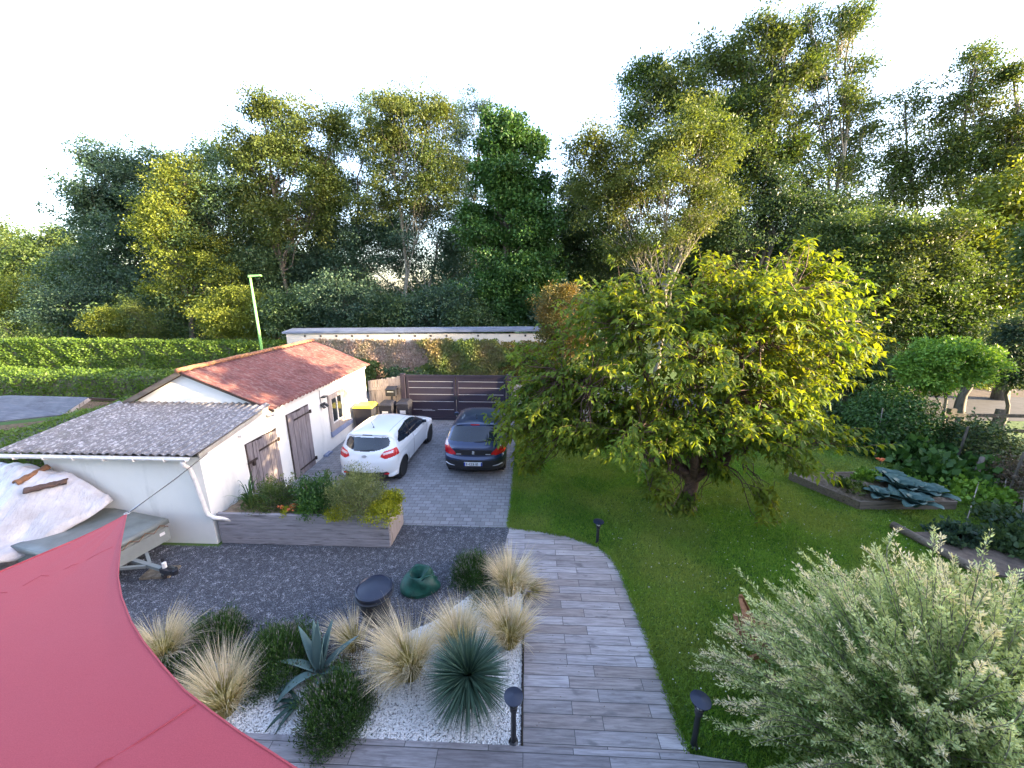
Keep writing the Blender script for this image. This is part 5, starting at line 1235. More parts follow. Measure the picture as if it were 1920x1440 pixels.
blue = dict(L=4.28, W=1.815, H=1.50, belt=1.0, tumble=.48, wheels=(.78, 3.39), paint='paint_blue_sky', spokes=5, rim='rim2', aerial=.98, roofline=(.70, 2.4), arch=.35, tail=.12,
    profile=[(.20,.20),(.06,.33),(.0,.46),(.0,.58),(.06,.68),(.07,.85),(.12,.96),(.20,1.04),(.35,1.19),(.50,1.34),(.62,1.43),(.85,1.478),(1.2,1.50),(1.7,1.505),(2.15,1.475),(2.55,1.36),(2.95,1.15),(3.25,1.0),(3.6,.92),(3.95,.82),(4.2,.64),(4.28,.46),(4.22,.28),(4.0,.2),(3.0,.18),(2.0,.18),(1.0,.18)],
    classify=cl_blue, gaps=[[(1.95,z) for z in np.linspace(1.0,.30,8)], [(3.0,z) for z in np.linspace(.96,.40,7)], [(y,.27) for y in np.linspace(1.2,2.95,7)]],
    handles=[(2.12,.90),(1.1,.92)], mirror=(2.72,1.06), extras=ex_blue)
make_car('dark_car', 'dark blue five door hatchback parked beside the lawn under the cherry branches', (-1.50, 9.72, 0), R(0), blue)

# ================================================================== CHERRY TREE
ct = thing('cherry_tree', 'broad cherry tree with drooping yellow green leaves in the middle of the lawn', 'tree', (4.08, 8.5, 0))
CB = np.array([4.08, 8.5, 0.])
lobes = [(V(1290,640,8.9), (2.5,2.0,1.5), 10), (V(1110,740,9.3), (1.5,1.4,1.0), 5), (V(1030,780,9.3), (1.25,1.0,.85), 4), (V(1450,620,8.6), (1.5,1.4,1.3), 6), (V(1500,540,8.6), (.9,.9,.75), 2.6),
         (V(1160,590,9.3), (1.1,1.1,.9), 3), (V(1360,770,8.2), (1.7,1.3,.6), 4), (V(1470,825,8.0), (1.2,.9,.42), 1.9), (V(1190,800,8.0), (1.2,.9,.45), 2), (V(1060,700,9.2), (1.1,.9,.9), 2.4),
         (V(1300,560,9.0), (1.4,1.2,.8), 3), (V(1510,700,8.6), (.9,.9,.9), 2.5), (V(1240,900,7.3), (.30,.25,.40), .25), (V(1010,700,9.0), (.8,.7,.5), .9), (V(985,800,8.6), (.55,.5,.35), .5), (V(1010,850,8.8), (.5,.5,.3), .4),
         (V(1430,900,7.6), (.5,.4,.35), .35), (V(1240,940,7.0), (.14,.14,.38), .28), (V(1430,980,7.0), (.4,.3,.22), .06), (V(1300,925,8.5), (.32,.3,.16), .28), (V(1225,880,7.6), (.45,.4,.28), .45), (V(1330,870,7.9), (.5,.4,.22), .4), (V(1285,955,8.2), (.28,.25,.12), .16), (V(1610,620,8.6), (.45,.35,.25), .35), (V(1565,560,8.6), (.5,.4,.35), .5),
         (V(1505,465,8.6), (.3,.3,.35), .28), (V(1590,660,8.6), (.4,.4,.3), .3)]
mb = MB(); tp = [(0,0,-.05),(-.03,.02,.3),(.02,.02,.6),(.0,.05,.85)]
mb.tube(tp, [.21,.16,.155,.18], 14, caps=False)
heads = [(0,0,.95)]; scaf = []
for (c, r, wgt) in lobes:
    e = np.array(c) - CB; e2 = e*np.array([.85,.85,1]); e2[2] = max(e[2]-.2*r[2], .3)
    if np.linalg.norm(r) > 1:
        p = limb(mb, (rng.normal()*.04, rng.normal()*.04, .68 + .2*rng.random()), e2, .085 + .02*rng.random(), .03, 9, .35, n=8); scaf.append(p)
P = []; D = []; N = []; Ls = []; T = []
def nearest(pt):
    best = None
    for sc in scaf:
        for q in sc[3:]:
            d = np.linalg.norm(q-pt)
            if best is None or d < best[0]: best = (d, q)
    return best[1]
tot = sum(l[2] for l in lobes); NSH = 3000
for (c, r, wgt) in lobes:
    ns = max(2, int(NSH*wgt/tot)); ks = max(1, ns//13); sc_, s0_ = ellip_points(ks, np.array(c)-CB, r, .55); ix = rng.integers(0, ks, ns); cp = sc_[ix] + rng.normal(size=(ns,3))*np.array(r)*.24; dd = unit(s0_[ix] + rng.normal(size=(ns,3))*.45); st_ = rng.random(ns) < .2; cp[st_] += dd[st_]*np.array(r)*.34*rng.random((st_.sum(), 1))
    for j in range(ns):
        p = cp[j]; out = unit(p*np.array([1,1,.25]) + np.array([0,0,-.6]))
        di = unit(dd[j]*.7 + out*.5 + rng.normal(size=3)*.35 + np.array([0,0,.15])); Lsh = .35 + .35*rng.random(); m = 13
        start = p - di*Lsh*.5
        if j % 3 == 0: limb(mb, nearest(start), start, .018, .006, 3, .22, n=4)
        dr = np.linspace(0, 1, 5); sh = [start + di*Lsh*t + np.array([0,0,-.22*Lsh*t*t]) for t in dr]
        mb.tube(sh, [.006,.005,.004,.003,.002], 3, caps=False)
        t = (np.arange(m)+.5)/m; t = np.clip(t*1.0 + .05*rng.normal(size=m), 0, 1)
        base = start + di*Lsh*t[:, None] + np.array([0,0,-.22*Lsh])*(t**2)[:, None]
        u1 = unit(np.cross(di, np.array([0,0,1.]))+1e-6); u2 = np.cross(u1, di); a = np.arange(m)*2.4 + rng.random()*6
        ld = u1*np.cos(a)[:, None] + u2*np.sin(a)[:, None]*.5 + di*.55 + np.array([0,0,-.38]) + rng.normal(size=(m,3))*.25
        P.append(base); D.append(ld); N.append(np.tile([0,0,1.], (m,1)) + ld*.3 + rng.normal(size=(m,3))*.35)
        Ls.append(.155*(.65+.6*rng.random(m))); T.append(np.clip(rng.normal(.5,.18) + rng.normal(size=m)*.2, 0, 1))
P = np.concatenate(P); D = np.concatenate(D); N = unit(np.concatenate(N)); Ls = np.concatenate(Ls); T = np.concatenate(T)
k = P[:, 2] > .05; P, D, N, Ls, T = P[k], D[k], N[k], Ls[k], T[k]
mb.build('trunk', M['bark_cherry'], ct, smooth='all')
leafmesh('crown', P, D, N, Ls, Ls*.50, F['cherry'], ct, T, fold=True, droop=.25)

# ================================================================== VARIEGATED WILLOW (front right)
ww = thing('variegated_willow', 'large cream and pink tipped variegated willow bush in the bottom right corner', 'shrub', (4.35, 3.05, 0)); WB = np.array([3.95,2.95,0.])
mb = MB(); P = []; D = []; Ls = []; T = []; P2 = []; D2 = []; L2 = []
ns = 820
for j in range(ns):
    az = rng.random()*2*math.pi; el = math.asin(min(1, rng.random()**.8)); 
    el = max(el, .10)
    R_ = 1.0 + .12*math.sin(az*3) + .25*rng.random()
    tip = np.array([math.cos(az)*math.cos(el)*1.80, math.sin(az)*math.cos(el)*1.5, .45 + math.sin(el)*2.15])*np.array([R_, R_, 1])
    tip[2] += .12*rng.normal() - .35*(math.cos(el)**4)
    if rng.random() < .08: tip *= 1.14
    s0 = np.array([rng.normal()*.12, rng.normal()*.12, .1])
    frac = rng.random()**.5*.35
    st = s0 + (tip-s0)*(.25 + .35*rng.random()); st[2] += .15
    if j % 4 == 0: limb(mb, s0, st, .02, .008, 3, .15, n=4)
    ctrl = (st+tip)/2 + np.array([0,0,.12]) + rng.normal(size=3)*.13
    tt = np.linspace(0, 1, 7)[:, None]; cur = st*(1-tt)**2 + 2*ctrl*tt*(1-tt) + tip*tt**2
    mb.tube(cur, np.linspace(.008,.002,7), 3, caps=False)
    # side twigs with leaves
    L = np.linalg.norm(tip-st); m = int(150*L); t = rng.random(m)**.75
    b = st*(1-t[:, None])**2 + 2*ctrl*(t*(1-t))[:, None] + tip*(t**2)[:, None]
    di = unit(tip-st); sd_ = rdir(m)
    b = b + sd_*(.01 + .10*(1-t)[:, None]*rng.random((m,1)))
    ld = unit(di*.75 + sd_*.75 + np.array([0,0,.15])); ll = .058*(.7+.6*rng.random(m))*(1-.35*t)
    tipm = t > (.80 if rng.random() < .45 else 2)
    P.append(b[~tipm]); D.append(ld[~tipm]); Ls.append(ll[~tipm]); T.append(np.clip(.02 + .78*t[~tipm]**1.3 + rng.normal(size=(~tipm).sum())*.2 + (.15 if rng.random() < .3 else 0), 0, 1))  # tone falls inward: shaded depth of the bush put into leaf colour
    P2.append(b[tipm]); D2.append(ld[tipm]); L2.append(ll[tipm])
nf = 26000; fd = rdir(nf); fd[:, 2] = np.abs(fd[:, 2]); fr = (.45 + .42*rng.random(nf)**.6)*(1 + .10*np.sin(fd[:,0]*7+fd[:,1]*9) + .08*np.sin(fd[:,2]*11+fd[:,0]*5))
P.append(fd*fr[:, None]*np.array([1.75,1.5,2.0]) + np.array([0,0,.3])); D.append(unit(fd + rng.normal(size=(nf,3))*.6)); Ls.append(.055*(.7+.6*rng.random(nf))); T.append(np.clip(rng.normal(.10,.18,nf), 0, 1))  # inner filler leaves, toned dark for depth shade
P, D, Ls, T = map(np.concatenate, (P, D, Ls, T)); P2, D2, L2 = map(np.concatenate, (P2, D2, L2))
mb.build('stems', M['bark_pale'], ww)
leafmesh('foliage', P, D, rdir(len(P)), Ls, Ls*.32, F['willow'], ww, T); leafmesh('pink_tips', P2, D2, rdir(len(P2)), L2, L2*.3, F['willow_tip'], ww)

# ================================================================== WOODEN GARDEN CHAIR behind the willow
wc = thing('garden_chair', 'brown slatted wooden chair half hidden behind the variegated willow', 'chair', (3.35, 4.55, 0), R(70))
for x in (-.24, .24):
    MB().beam((x,-.28,0),(x,.18,.80), .04, .05).build('leg', M['wood_brown'], wc); MB().beam((x,.25,0),(x,-.22,.45), .04, .05).build('leg', M['wood_brown'], wc)
mb = MB()
for i in range(6): mb.box((-.24,-.25+i*.085,.42), (.24,-.19+i*.085,.44))
mb.build('seat', M['wood_brown'], wc); mb = MB()
for i in range(5): mb.beam((-.24,.05+.033*i,.52+.06*i),(.24,.05+.033*i,.52+.06*i), .05, .018)
mb.build('backrest', M['wood_brown'], wc)

# ================================================================== VEGETABLE BEDS (right)
vb = thing('vegetable_bed', 'raised bed of weathered boards with straw mulch and cabbages', 'vegetable bed', (9.3, 9.3, 0))
q0, q1, q2, q3 = (-1.75,.75),(-1.05,-.72),(1.35,-.62),(1.25,.95)
def board(a, b, z0=0, z1=.22):
    return MB().beam((a[0],a[1],(z0+z1)/2),(b[0],b[1],(z0+z1)/2), .045, z1-z0).build('board', M['wood_bed'], vb, bevel=.005)
for a, b in ((q0,q1),(q1,q2),(q2,q3),(q3,q0)): board(a, b)
nx = 24; vs = []
for j in range(nx):
    for i in range(nx):
        u, v_ = i/(nx-1), j/(nx-1); p = np.array(q1)*(1-u)*(1-v_) + np.array(q2)*u*(1-v_) + np.array(q3)*u*v_ + np.array(q0)*(1-u)*v_
        vs.append((p[0], p[1], .17 + .16*math.sin(math.pi*u)*math.sin(math.pi*v_) + .02*math.sin(i*1.7+j)))
MB().add(vs, [(j*nx+i, j*nx+i+1, (j+1)*nx+i+1, (j+1)*nx+i) for j in range(nx-1) for i in range(nx-1)]).build('mulch', M['straw'], vb, smooth='all')
n = 5000; Pm = np.stack([rng.uniform(-1.4,1.2,n), rng.uniform(-.6,.8,n), np.zeros(n)], 1); Pm[:, 2] = .2 + .14*np.clip(np.cos(Pm[:,0]*1.1)*np.cos(Pm[:,1]*1.9), 0, 1) + .01
o = leafmesh('straw', Pm, unit(rng.normal(size=(n,3))*np.array([1,1,.2])), np.tile([0,0,1.],(n,1)), np.full(n,.10), np.full(n,.007), F['dry'], vb); o['kind'] = 'stuff'
def cabbage(label, loc, s, mat='cabbage'):
    lv = []
    for i in range(13): lv.append((i*137.5, .1+.75*(i/12), s*(.8+.7*i/12), s*.66, .75))
    root = thing('cabbage', label, 'cabbage', loc, group='cabbages in the vegetable bed')
    for (az, ti, L, W, dr) in lv:
        mb = MB(); bladeleaf(mb, R(az), ti, L, W, dr, seg=12, fold=.16, round_=True); mb.build('leaf', F[mat], root, smooth='all', solid=.006)
    return root
for i, (px, py, s) in enumerate(((1665,905,.42),(1690,925,.50),(1735,935,.46),(1712,950,.40),(1650,935,.32))):
    cabbage(['blue green cabbage at the back of the raised bed', 'biggest blue green cabbage in the middle of the raised bed', 'blue green cabbage at the right of the raised bed', 'blue green cabbage spilling over the front board', 'small blue green cabbage on the straw'][i], G(px, py, .22), s)
shrub('vegetable_plant', 'light green leafy plant left of the cabbages', G(1622,905,.2), .28, .32, 'bright', 1200, .09, .6)
shrub('vegetable_plant', 'low green plant at the left end of the raised bed', G(1592,925,.1), .32, .3, 'mid', 1000, .09, .5)
flower('small orange marigolds at the back of the raised bed', G(1650,870,.35), 7, .06)
root, _, _ = shrub('rhubarb', 'broad bluish green leafy plant behind the raised vegetable bed', G(1740,885,.0), 1.2, .55, 'vine', 1500, .22, .75)
shrub('rhubarb', 'low leafy patch between the raised bed and the wire fence', G(1810,925,0), .8, .3, 'bright', 1500, .12, .7)
# second bed with a log edge and potato plants
b2 = thing('vegetable_bed', 'ground level vegetable bed edged with an old log', 'vegetable bed', (9.9, 6.9, 0))
MB().prism([(-1.4,.7),(-1.2,-.5),(2.6,-1.5),(2.8,1.0)], 0, .06).build('soil', plain('dark_soil', (.12,.09,.07), .95, var=.4, sc=9, bump=.8), b2)
MB().tube([(-1.5,.95,.07),(-1.4,.3,.08),(-1.25,-.5,.07)], [.085,.08,.09], 10).build('log', M['wood_bed'], b2, smooth='all')
gp = 'leafy vegetable plants near the right edge'
for i, (x, y, r, h_) in enumerate(((10.2,7.1,.5,.4),(11.0,7.3,.55,.45),(10.6,6.4,.5,.4),(9.35,7.35,.4,.3),(11.6,6.7,.6,.5),(12.0,7.6,.6,.45),(11.0,8.0,.6,.35))):
    shrub('vegetable_plant', 'dark green leafy vegetable plant, ' + ['behind the log edged bed', 'farther right of the log edged bed', 'middle of the log edged bed', 'nearest the willow top', 'at the frame edge', 'against the wire fence', 'beside the thin bamboo cane'][i], (x, y, 0), r, h_, 'blue' if i % 2 else 'dark', 1500, .11, .6, group=gp)
def cane(label, a, b): 
    a = Vector(a); b = Vector(b); o = MB().tube([(0,0,0), b-a], .010, 6).build('bamboo_cane', M['wood_pale'], None); o.location = a; tag(o, label, 'cane', 'bamboo canes')
cane('leaning bamboo cane right of the raised bed', G(1812,978,0), V(1835,905,9.3))
cane('bamboo cane near the right edge close to the wire fence', G(1878,945,0), V(1887,898,9.2))
cane('bamboo cane in front of the dark hedge', G(1640,860,0), V(1655,765,12.0))
cane('bamboo cane at the right frame edge', G(1915,990,0), V(1921,930,8.0))
# wire fence with a leaning timber post
wf = thing('wire_fence', 'sagging wire mesh fence with a leaning timber post at the right boundary', 'fence', (12.0, 9.0, 0))
fp = [(13.1,11.0),(12.35,9.1),(12.0,7.9),(12.2,6.6),(12.8,5.4)]
for i, (x, y) in enumerate(fp):
    MB().tube([(x-12,y-9,-.05),(x-12+.03,y-9,1.35)], .03, 6).build('post', M['bark'], wf)
a = G(1815,930,0); b = V(1842,858,10.0); MB().tube([a-Vector((12,9,0)), b-Vector((12,9,0))], .055, 8).build('leaning_post', M['bark'], wf)
mb = MB()
for (a, b) in zip(fp[:-1], fp[1:]):
    a3 = Vector((a[0]-12, a[1]-9, 0)); b3 = Vector((b[0]-12, b[1]-9, 0))
    for z in np.arange(.1, 1.3, .12): mb.tube([a3+Vector((0,0,z)), b3+Vector((0,0,z))], .0022, 3, False)
    kk = int((b3-a3).length/.12)
    for i in range(kk): p = a3 + (b3-a3)*i/kk; mb.tube([p, p+Vector((0,0,1.28))], .002, 3, False)
mb.build('mesh', M['rust'], wf)
# brambles behind the wire, dark hedge mass, rail fence
def bramble(name, label, base, rx, ry, h_, n, mat, ls, cat='bush', asp=.6):
    root = thing(name, label, cat, base); k = n//30; d = rdir(k); d[:, 2] = np.abs(d[:, 2]); cp = d*(.5+.5*rng.random((k,1))**.5)*np.array([rx,ry,h_]); idx = rng.integers(0,k,n)
    P = cp[idx] + rng.normal(size=(n,3))*.13; P[:, 2] = np.abs(P[:, 2]); mb = MB()
    for i in range(26): c = cp[int(rng.integers(0,k))]; limb(mb, (c[0]*.5, c[1]*.5, 0), c, .014, .005, 5, .3, n=4)
    mb.build('stems', M['bark_pale'], root); L = ls*(.6+.8*rng.random(n)); leafmesh('foliage', P, rdir(n)+np.array([0,0,-.2]), unit(d[idx]+rng.normal(size=(n,3))*.6), L, L*asp, F[mat], root); return root
bramble('bramble', 'brown dry bramble thicket behind the wire fence', (12.9,8.6,0), .8,1.6,1.3, 7000, 'dry', .07)
bramble('bramble', 'dark tangled bush at the right frame edge above the canes', (13.6,7.0,0), 1.0,1.4,1.3, 6000, 'dark', .08)
bramble('yellowing_bush', 'small yellowing green bush on top of the wire fence', V(1850,815,11.0)*1.0+Vector((0,0,-.6)), .6,.5,.65, 1800, 'olive', .09)
bramble('yellowing_bush', 'greyish twiggy bush right of the yellowing bush by the rail fence', V(1905,830,10.6)+Vector((0,0,-.6)), .8,.6,.7, 1500, 'sage', .07)
hd = [bramble('boundary_hedge', 'dark ivy hedge running from the lawn corner below the rounded tree', (12.3,12.4,0), 1.9,1.1,2.05, 15000, 'vine', .09, 'hedge'),
      bramble('boundary_hedge', 'brownish part of the boundary hedge behind the vegetable bed', (10.4,13.6,0), 1.5,1.0,1.9, 12000, 'dark', .09, 'hedge'),
      bramble('boundary_hedge', 'shadowy bushes right behind the cherry tree', (8.2,14.2,0), 1.6,1.0,1.9, 9000, 'dark', .10, 'hedge'),
      bramble('boundary_hedge', 'leafy top of the boundary hedge right below the rounded tree crown', (13.2,13.6,0), 1.3,.8,2.0, 9000, 'vine', .10, 'hedge'),
      bramble('boundary_hedge', 'lower dark hedge right of the rounded tree by the rail fence', (14.0,11.4,0), 1.1,.9,1.45, 6000, 'dark', .09, 'hedge')]
rf = thing('rail_fence', 'dark timber rail fence beside the road at the right edge', 'fence', (16.3, 12.9, 0))
for x in (-1.6, .0, 1.6): MB().box((x-.10,-.07,0),(x+.10,.07,1.32)).build('post', M['bark'], rf)
MB().box((-1.9,-.10,1.05),(2.2,-.07,1.17)).build('rail', M['bark'], rf); MB().box((-1.9,-.10,.5),(2.2,-.07,.62)).build('rail', M['bark'], rf)

# ================================================================== TREES
def T_(name, label, base_px, Y, blobs, mat, **k):
    b = V(base_px, 700, Y); tree(name, label, (b.x, Y, 0), [pb(*(x if len(x) > 4 else x)) if x[2] > 5 and False else pb(x[0], x[1], Y + (x[4] if len(x) > 4 else 0), x[2], x[3]) for x in blobs], mat, **k)
# blobs: (px, py, half width px, half height px [, depth offset])
T_('tree', 'yellowish sunlit tree on the far hill at the left frame edge', -5, 62, [(8,470,40,48),(-40,480,40,50)], 'olive', lsize=.5, clumps=120, per=60, csize=1.0, trunk=.4)
T_('tree', 'pale green far tree with small dome top left of the dark tree', 100, 56, [(95,480,48,42),(60,530,50,40),(122,440,18,12),(30,540,40,35)], 'mid', lsize=.45, clumps=170, per=60, csize=.9, trunk=.35)
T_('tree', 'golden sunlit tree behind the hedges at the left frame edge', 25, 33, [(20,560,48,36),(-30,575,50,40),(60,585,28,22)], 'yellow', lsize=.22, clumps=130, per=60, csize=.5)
T_('shrub', 'rough green shrub poking above the hedge at the left end', 30, 27, [(20,640,40,26),(80,640,30,22),(-20,650,30,25)], 'mid', cat='shrub', lsize=.16, clumps=90, per=50, csize=.4, trunk=.06)
T_('shrub', 'dark green shrub between the golden tree and the small yellow bush', 128, 31, [(128,560,42,36),(115,600,45,28)], 'blue', cat='shrub', lsize=.2, clumps=110, per=60, csize=.5, trunk=.1)
T_('tree', 'nearly black conifer like tree left of the big dark tree', 150, 38, [(160,470,38,48),(150,540,45,45),(185,560,50,50)], 'dark', lsize=.28, clumps=150, per=65, csize=.7, trunk=.25)
T_('tree', 'big dark grey green tree, leftmost of the tall row', 270, 35, [(225,350,62,62),(300,330,62,50),(190,300,32,26),(260,430,95,75),(330,400,60,80),(200,400,40,60),(300,530,90,70),(385,300,35,28)], 'blue', lsize=.28, clumps=460, per=75, csize=.62, trunk=.35, wind=(.12,0,0))
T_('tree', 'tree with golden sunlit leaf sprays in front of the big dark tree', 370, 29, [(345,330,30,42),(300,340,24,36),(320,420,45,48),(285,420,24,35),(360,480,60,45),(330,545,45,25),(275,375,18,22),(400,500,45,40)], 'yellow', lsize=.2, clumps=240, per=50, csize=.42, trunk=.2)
T_('tree', 'dark full tree under the golden sprays', 420, 31, [(400,440,75,90),(440,360,50,60),(330,590,110,38),(450,520,70,70)], 'dark', lsize=.24, clumps=330, per=70, csize=.6, trunk=.28)
T_('laurel_bush', 'round yellow green laurel bush behind the street lamp', 445, 23.5+2, [(450,585,48,42),(410,600,32,30),(485,600,28,32)], 'yellow', cat='bush', lsize=.17, clumps=170, per=60, csize=.35, trunk=.08)
T_('small_bush', 'small round bright yellow bush above the far hedge', 200, 27, [(198,608,24,24)], 'yellow', cat='bush', lsize=.14, clumps=60, per=60, csize=.28, trunk=.05)
T_('shrub', 'brownish green open shrub right of the small yellow bush', 265, 28, [(262,590,34,32),(300,610,45,24),(240,610,28,22)], 'olive', cat='shrub', lsize=.15, clumps=90, per=40, csize=.35, trunk=.05)
T_('tree', 'tall loose tree with golden top behind the street lamp', 560, 31, [(540,240,62,44),(500,215,36,28),(590,230,40,34),(520,310,60,45),(580,320,45,50),(480,330,40,50),(560,400,60,50),(470,260,24,24),(500,420,50,50),(610,360,30,60),(452,290,28,38),(640,250,26,36)], 'olive', lsize=.24, clumps=380, per=54, csize=.5, trunk=.2, wind=(.08,0,0), shell=.3)
T_('tree', 'dark trunked dense tree left of the sky gap', 600, 34, [(560,470,75,80),(600,400,35,60),(610,560,70,60),(500,520,60,70)], 'blue', lsize=.26, clumps=340, per=60, csize=.55, trunk=.3)
T_('tree', 'thin blue green tree with sky showing through', 665, 36, [(650,250,32,40),(690,210,40,28),(640,330,34,42),(665,400,40,44),(625,290,18,30),(700,300,30,40),(650,450,60,50),(720,430,50,50)], 'blue', lsize=.22, clumps=270, per=38, csize=.42, trunk=.14)
T_('tree', 'tall ash with golden sunlit crown in the centre of the row', 770, 31, [(770,230,68,42),(740,205,30,22),(800,215,45,30),(760,300,70,40),(820,300,36,48),(720,260,40,34),(800,370,50,40),(700,370,40,40)], 'olive', lsize=.22, clumps=350, per=48, csize=.45, trunk=.17, bark='bark_pale', shell=.3)
T_('tree', 'dense lower tree beneath the golden ash', 790, 33, [(780,450,75,50),(830,430,45,60),(740,470,40,50),(700,440,40,40),(860,500,40,60),(650,480,50,60)], 'blue', lsize=.24, clumps=300, per=50, csize=.5, trunk=.22, bark='bark_pale')
T_('tree', 'slender blue grey tree rising left of the vine covered tree', 880, 35, [(885,215,28,34),(880,280,34,44),(870,350,36,44),(905,190,16,20),(850,240,22,28),(870,420,50,60),(845,330,30,50)], 'blue', lsize=.2, clumps=220, per=36, csize=.4, trunk=.12)
T_('vine_covered_tree', 'tall tree wrapped in bright green climbing vine leaves', 955, 26, [(945,240,38,34),(985,265,30,28),(930,290,34,30),(965,330,58,42),(925,350,40,40),(960,410,68,48),(905,430,34,34),(1000,430,34,50),(970,490,66,52),(950,560,70,48),(915,530,32,30),(1005,350,24,30),(1000,560,36,40)], 'vine', lsize=.23, clumps=560, per=70, csize=.34, trunk=.3, aspect=.7, flat=.7, shell=.3)
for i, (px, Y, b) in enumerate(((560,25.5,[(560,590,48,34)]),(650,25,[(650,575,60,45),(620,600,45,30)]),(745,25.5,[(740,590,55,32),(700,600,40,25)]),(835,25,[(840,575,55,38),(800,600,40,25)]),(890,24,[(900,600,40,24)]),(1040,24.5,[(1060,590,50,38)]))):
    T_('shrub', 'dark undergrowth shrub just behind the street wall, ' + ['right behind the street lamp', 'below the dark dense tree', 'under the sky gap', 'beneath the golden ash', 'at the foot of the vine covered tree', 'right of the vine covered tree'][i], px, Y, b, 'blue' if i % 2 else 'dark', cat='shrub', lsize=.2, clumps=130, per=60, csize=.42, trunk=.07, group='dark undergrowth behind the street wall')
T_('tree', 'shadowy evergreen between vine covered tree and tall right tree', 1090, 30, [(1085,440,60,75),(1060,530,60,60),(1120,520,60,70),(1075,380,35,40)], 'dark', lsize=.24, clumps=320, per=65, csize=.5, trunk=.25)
T_('tree', 'olive tree with pale forked stems glowing behind the cherry', 1230, 24, [(1270,270,70,50),(1180,300,60,50),(1330,300,50,55),(1110,280,48,42),(1230,340,90,50),(1290,390,60,40),(1160,380,60,45),(1210,450,70,40),(1330,230,40,35),(1120,340,45,40)], 'olive', lsize=.19, clumps=420, per=55, csize=.42, trunk=.17, bark='bark_pale', wind=(.1,0,.05), split=.1)
W1 = (.38, 0, .30)
T_('tall_tree', 'tallest windswept tree left of centre in the right group', 1340, 30, [(1250,160,60,44),(1320,130,56,40),(1220,210,50,42),(1290,220,64,44),(1370,200,44,52),(1200,140,26,22),(1390,110,30,36),(1330,310,60,45)], 'mid', lsize=.24, clumps=340, per=44, csize=.48, trunk=.25, bark='bark_pale', wind=(.22,0,.15))
T_('tall_tree', 'windswept tall tree leaning right against the sky with fine twigs', 1400, 28, [(1430,80,44,36),(1480,140,44,52),(1420,190,44,50),(1400,280,46,52),(1460,260,44,50),(1470,60,26,28),(1380,360,50,40)], 'mid', lsize=.22, clumps=360, per=42, csize=.45, trunk=.17, bark='bark_pale', wind=W1)
T_('tall_tree', 'topmost wind bent tree reaching the upper frame edge', 1500, 28, [(1560,60,44,38),(1600,25,26,20),(1530,120,36,44),(1550,200,44,46),(1500,320,44,52),(1570,300,36,44),(1510,30,22,20),(1540,400,50,40),(1622,230,26,40),(1612,330,36,44),(1600,150,26,40)], 'mid', lsize=.2, clumps=360, per=38, csize=.45, trunk=.16, bark='bark_pale', wind=W1)
T_('tree', 'dark lower tree under the windswept crowns', 1420, 27, [(1400,430,75,55),(1500,420,60,50),(1560,420,60,50),(1340,440,50,50),(1450,360,40,34)], 'dark', lsize=.22, clumps=330, per=55, csize=.48, trunk=.22)
T_('tall_tree', 'thin sparse tree alone in the bright gap', 1690, 28, [(1700,190,24,34),(1690,260,34,40),(1660,320,34,36),(1720,330,34,44),(1680,380,44,30),(1740,230,26,30),(1650,390,40,30)], 'mid', lsize=.19, clumps=210, per=32, csize=.42, trunk=.12, wind=(.3,0,.2))
T_('tall_tree', 'sparse wind bent tree second from the right edge', 1760, 27, [(1820,130,38,34),(1850,180,36,36),(1800,220,34,40),(1800,300,44,42),(1780,360,50,32),(1870,240,30,26),(1840,300,44,40),(1760,300,34,44)], 'mid', lsize=.19, clumps=290, per=34, csize=.42, trunk=.16, wind=W1)
T_('tall_tree', 'broken wind bent tree at the right frame edge', 1860, 26, [(1900,230,36,34),(1905,130,14,16),(1890,290,34,28),(1950,260,36,40),(1930,330,40,36)], 'olive', lsize=.2, clumps=190, per=34, csize=.4, trunk=.14, wind=W1)
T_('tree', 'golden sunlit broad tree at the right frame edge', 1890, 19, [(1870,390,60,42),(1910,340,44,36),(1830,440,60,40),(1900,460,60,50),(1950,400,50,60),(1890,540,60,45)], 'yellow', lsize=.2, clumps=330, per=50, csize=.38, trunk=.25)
T_('tree', 'wide dark green tree with layered boughs behind the cherry right side', 1700, 18.5, [(1640,450,70,40),(1740,450,80,42),(1680,520,90,44),(1600,520,60,50),(1780,540,70,50),(1640,600,80,44),(1740,610,80,40),(1850,600,60,50),(1570,450,50,40),(1560,600,50,40)], 'mid', lsize=.17, clumps=620, per=60, csize=.36, trunk=.28, flat=.45)
T_('tree', 'deep shaded tree mass under the layered boughs', 1600, 17, [(1600,680,70,40),(1680,690,50,36),(1560,640,50,50),(1620,740,60,36)], 'dark', lsize=.16, clumps=300, per=60, csize=.34, trunk=.18)
T_('feathery_shrub', 'grey green feathery shrub at the right frame edge beside the rounded tree', 1910, 15, [(1910,640,36,36),(1900,690,26,26)], 'blue', cat='shrub', lsize=.13, clumps=110, per=50, csize=.3, trunk=.06)
T_('rounded_tree', 'small bright green tree with rounded flat crown and pale twisted stems', 1805, 12.6, [(1780,678,46,28),(1728,688,32,26),(1832,678,34,24),(1775,655,40,14),(1745,715,30,16),(1800,705,34,14)], 'bright', lsize=.13, clumps=230, per=40, csize=.17, trunk=.05, bark='bark_pale', split=.5)
T_('dark_trunk_tree', 'thick dark trunk with branch beside the rounded tree', 1822, 14.5, [(1826,672,26,14)], 'dark', lsize=.12, clumps=20, per=40, csize=.25, trunk=.2)
T_('orange_bush', 'orange tinted bush left of the cherry crown by the street', 1055, 17.0, [(1055,560,30,24),(1050,600,34,34),(1045,650,34,36),(1075,620,36,30),(1040,690,30,24)], 'orange', cat='bush', lsize=.12, clumps=190, per=60, csize=.24, trunk=.06)  # orange leaf colour with green patches
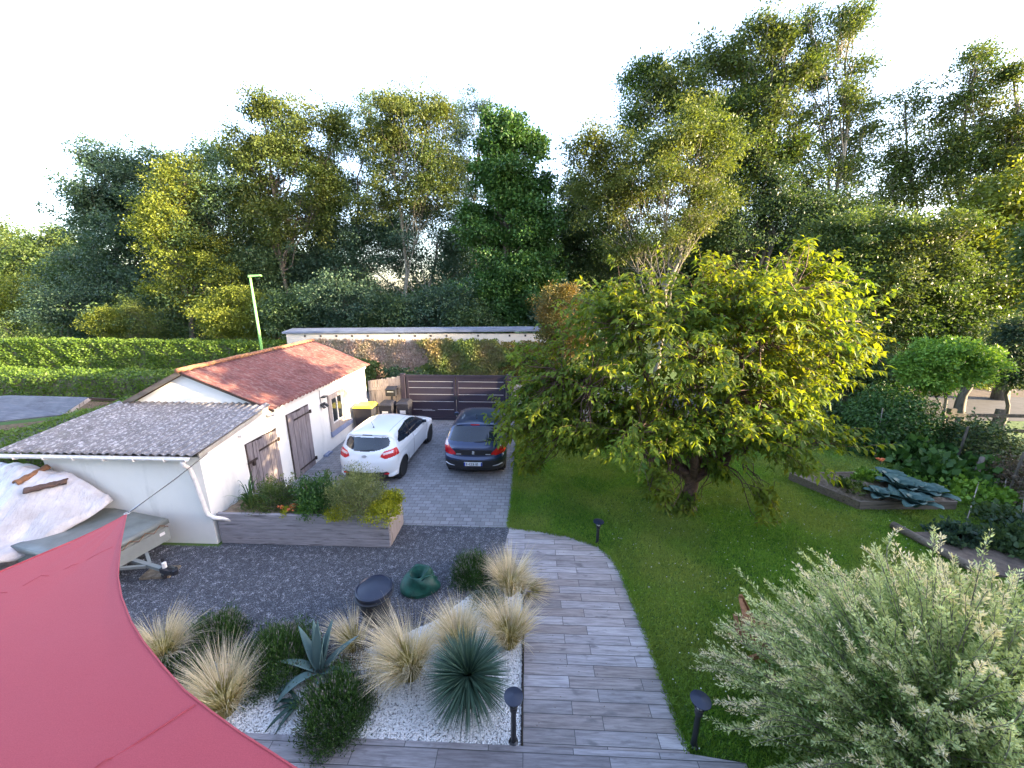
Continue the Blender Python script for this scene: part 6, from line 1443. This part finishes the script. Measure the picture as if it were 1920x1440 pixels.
T_('roadside_bush', 'golden bush beyond the road at the right edge', 1890, 23, [(1880,715,60,18),(1790,715,60,14)], 'yellow', cat='bush', lsize=.16, clumps=110, per=50, csize=.3, trunk=.05)
T_('tree', 'unseen round tree added outside the right frame edge to shade the gate', 2120, 12.3, [(2120,430,120,90),(2060,520,60,60),(2190,520,80,70)], 'mid', lsize=.2, clumps=260, per=50, csize=.35, trunk=.2)  # added out of view to shade gate and driveway
# dense woodland further back, glimpsed between the crowns
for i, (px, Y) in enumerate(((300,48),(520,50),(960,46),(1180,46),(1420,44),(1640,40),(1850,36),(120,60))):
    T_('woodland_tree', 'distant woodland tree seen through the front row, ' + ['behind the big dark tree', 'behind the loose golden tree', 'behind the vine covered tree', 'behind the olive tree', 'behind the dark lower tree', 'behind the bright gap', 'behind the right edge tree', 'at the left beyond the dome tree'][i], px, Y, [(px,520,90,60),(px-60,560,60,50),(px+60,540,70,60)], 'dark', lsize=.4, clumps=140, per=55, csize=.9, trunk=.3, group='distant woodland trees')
# second row of dense understorey closing the wood
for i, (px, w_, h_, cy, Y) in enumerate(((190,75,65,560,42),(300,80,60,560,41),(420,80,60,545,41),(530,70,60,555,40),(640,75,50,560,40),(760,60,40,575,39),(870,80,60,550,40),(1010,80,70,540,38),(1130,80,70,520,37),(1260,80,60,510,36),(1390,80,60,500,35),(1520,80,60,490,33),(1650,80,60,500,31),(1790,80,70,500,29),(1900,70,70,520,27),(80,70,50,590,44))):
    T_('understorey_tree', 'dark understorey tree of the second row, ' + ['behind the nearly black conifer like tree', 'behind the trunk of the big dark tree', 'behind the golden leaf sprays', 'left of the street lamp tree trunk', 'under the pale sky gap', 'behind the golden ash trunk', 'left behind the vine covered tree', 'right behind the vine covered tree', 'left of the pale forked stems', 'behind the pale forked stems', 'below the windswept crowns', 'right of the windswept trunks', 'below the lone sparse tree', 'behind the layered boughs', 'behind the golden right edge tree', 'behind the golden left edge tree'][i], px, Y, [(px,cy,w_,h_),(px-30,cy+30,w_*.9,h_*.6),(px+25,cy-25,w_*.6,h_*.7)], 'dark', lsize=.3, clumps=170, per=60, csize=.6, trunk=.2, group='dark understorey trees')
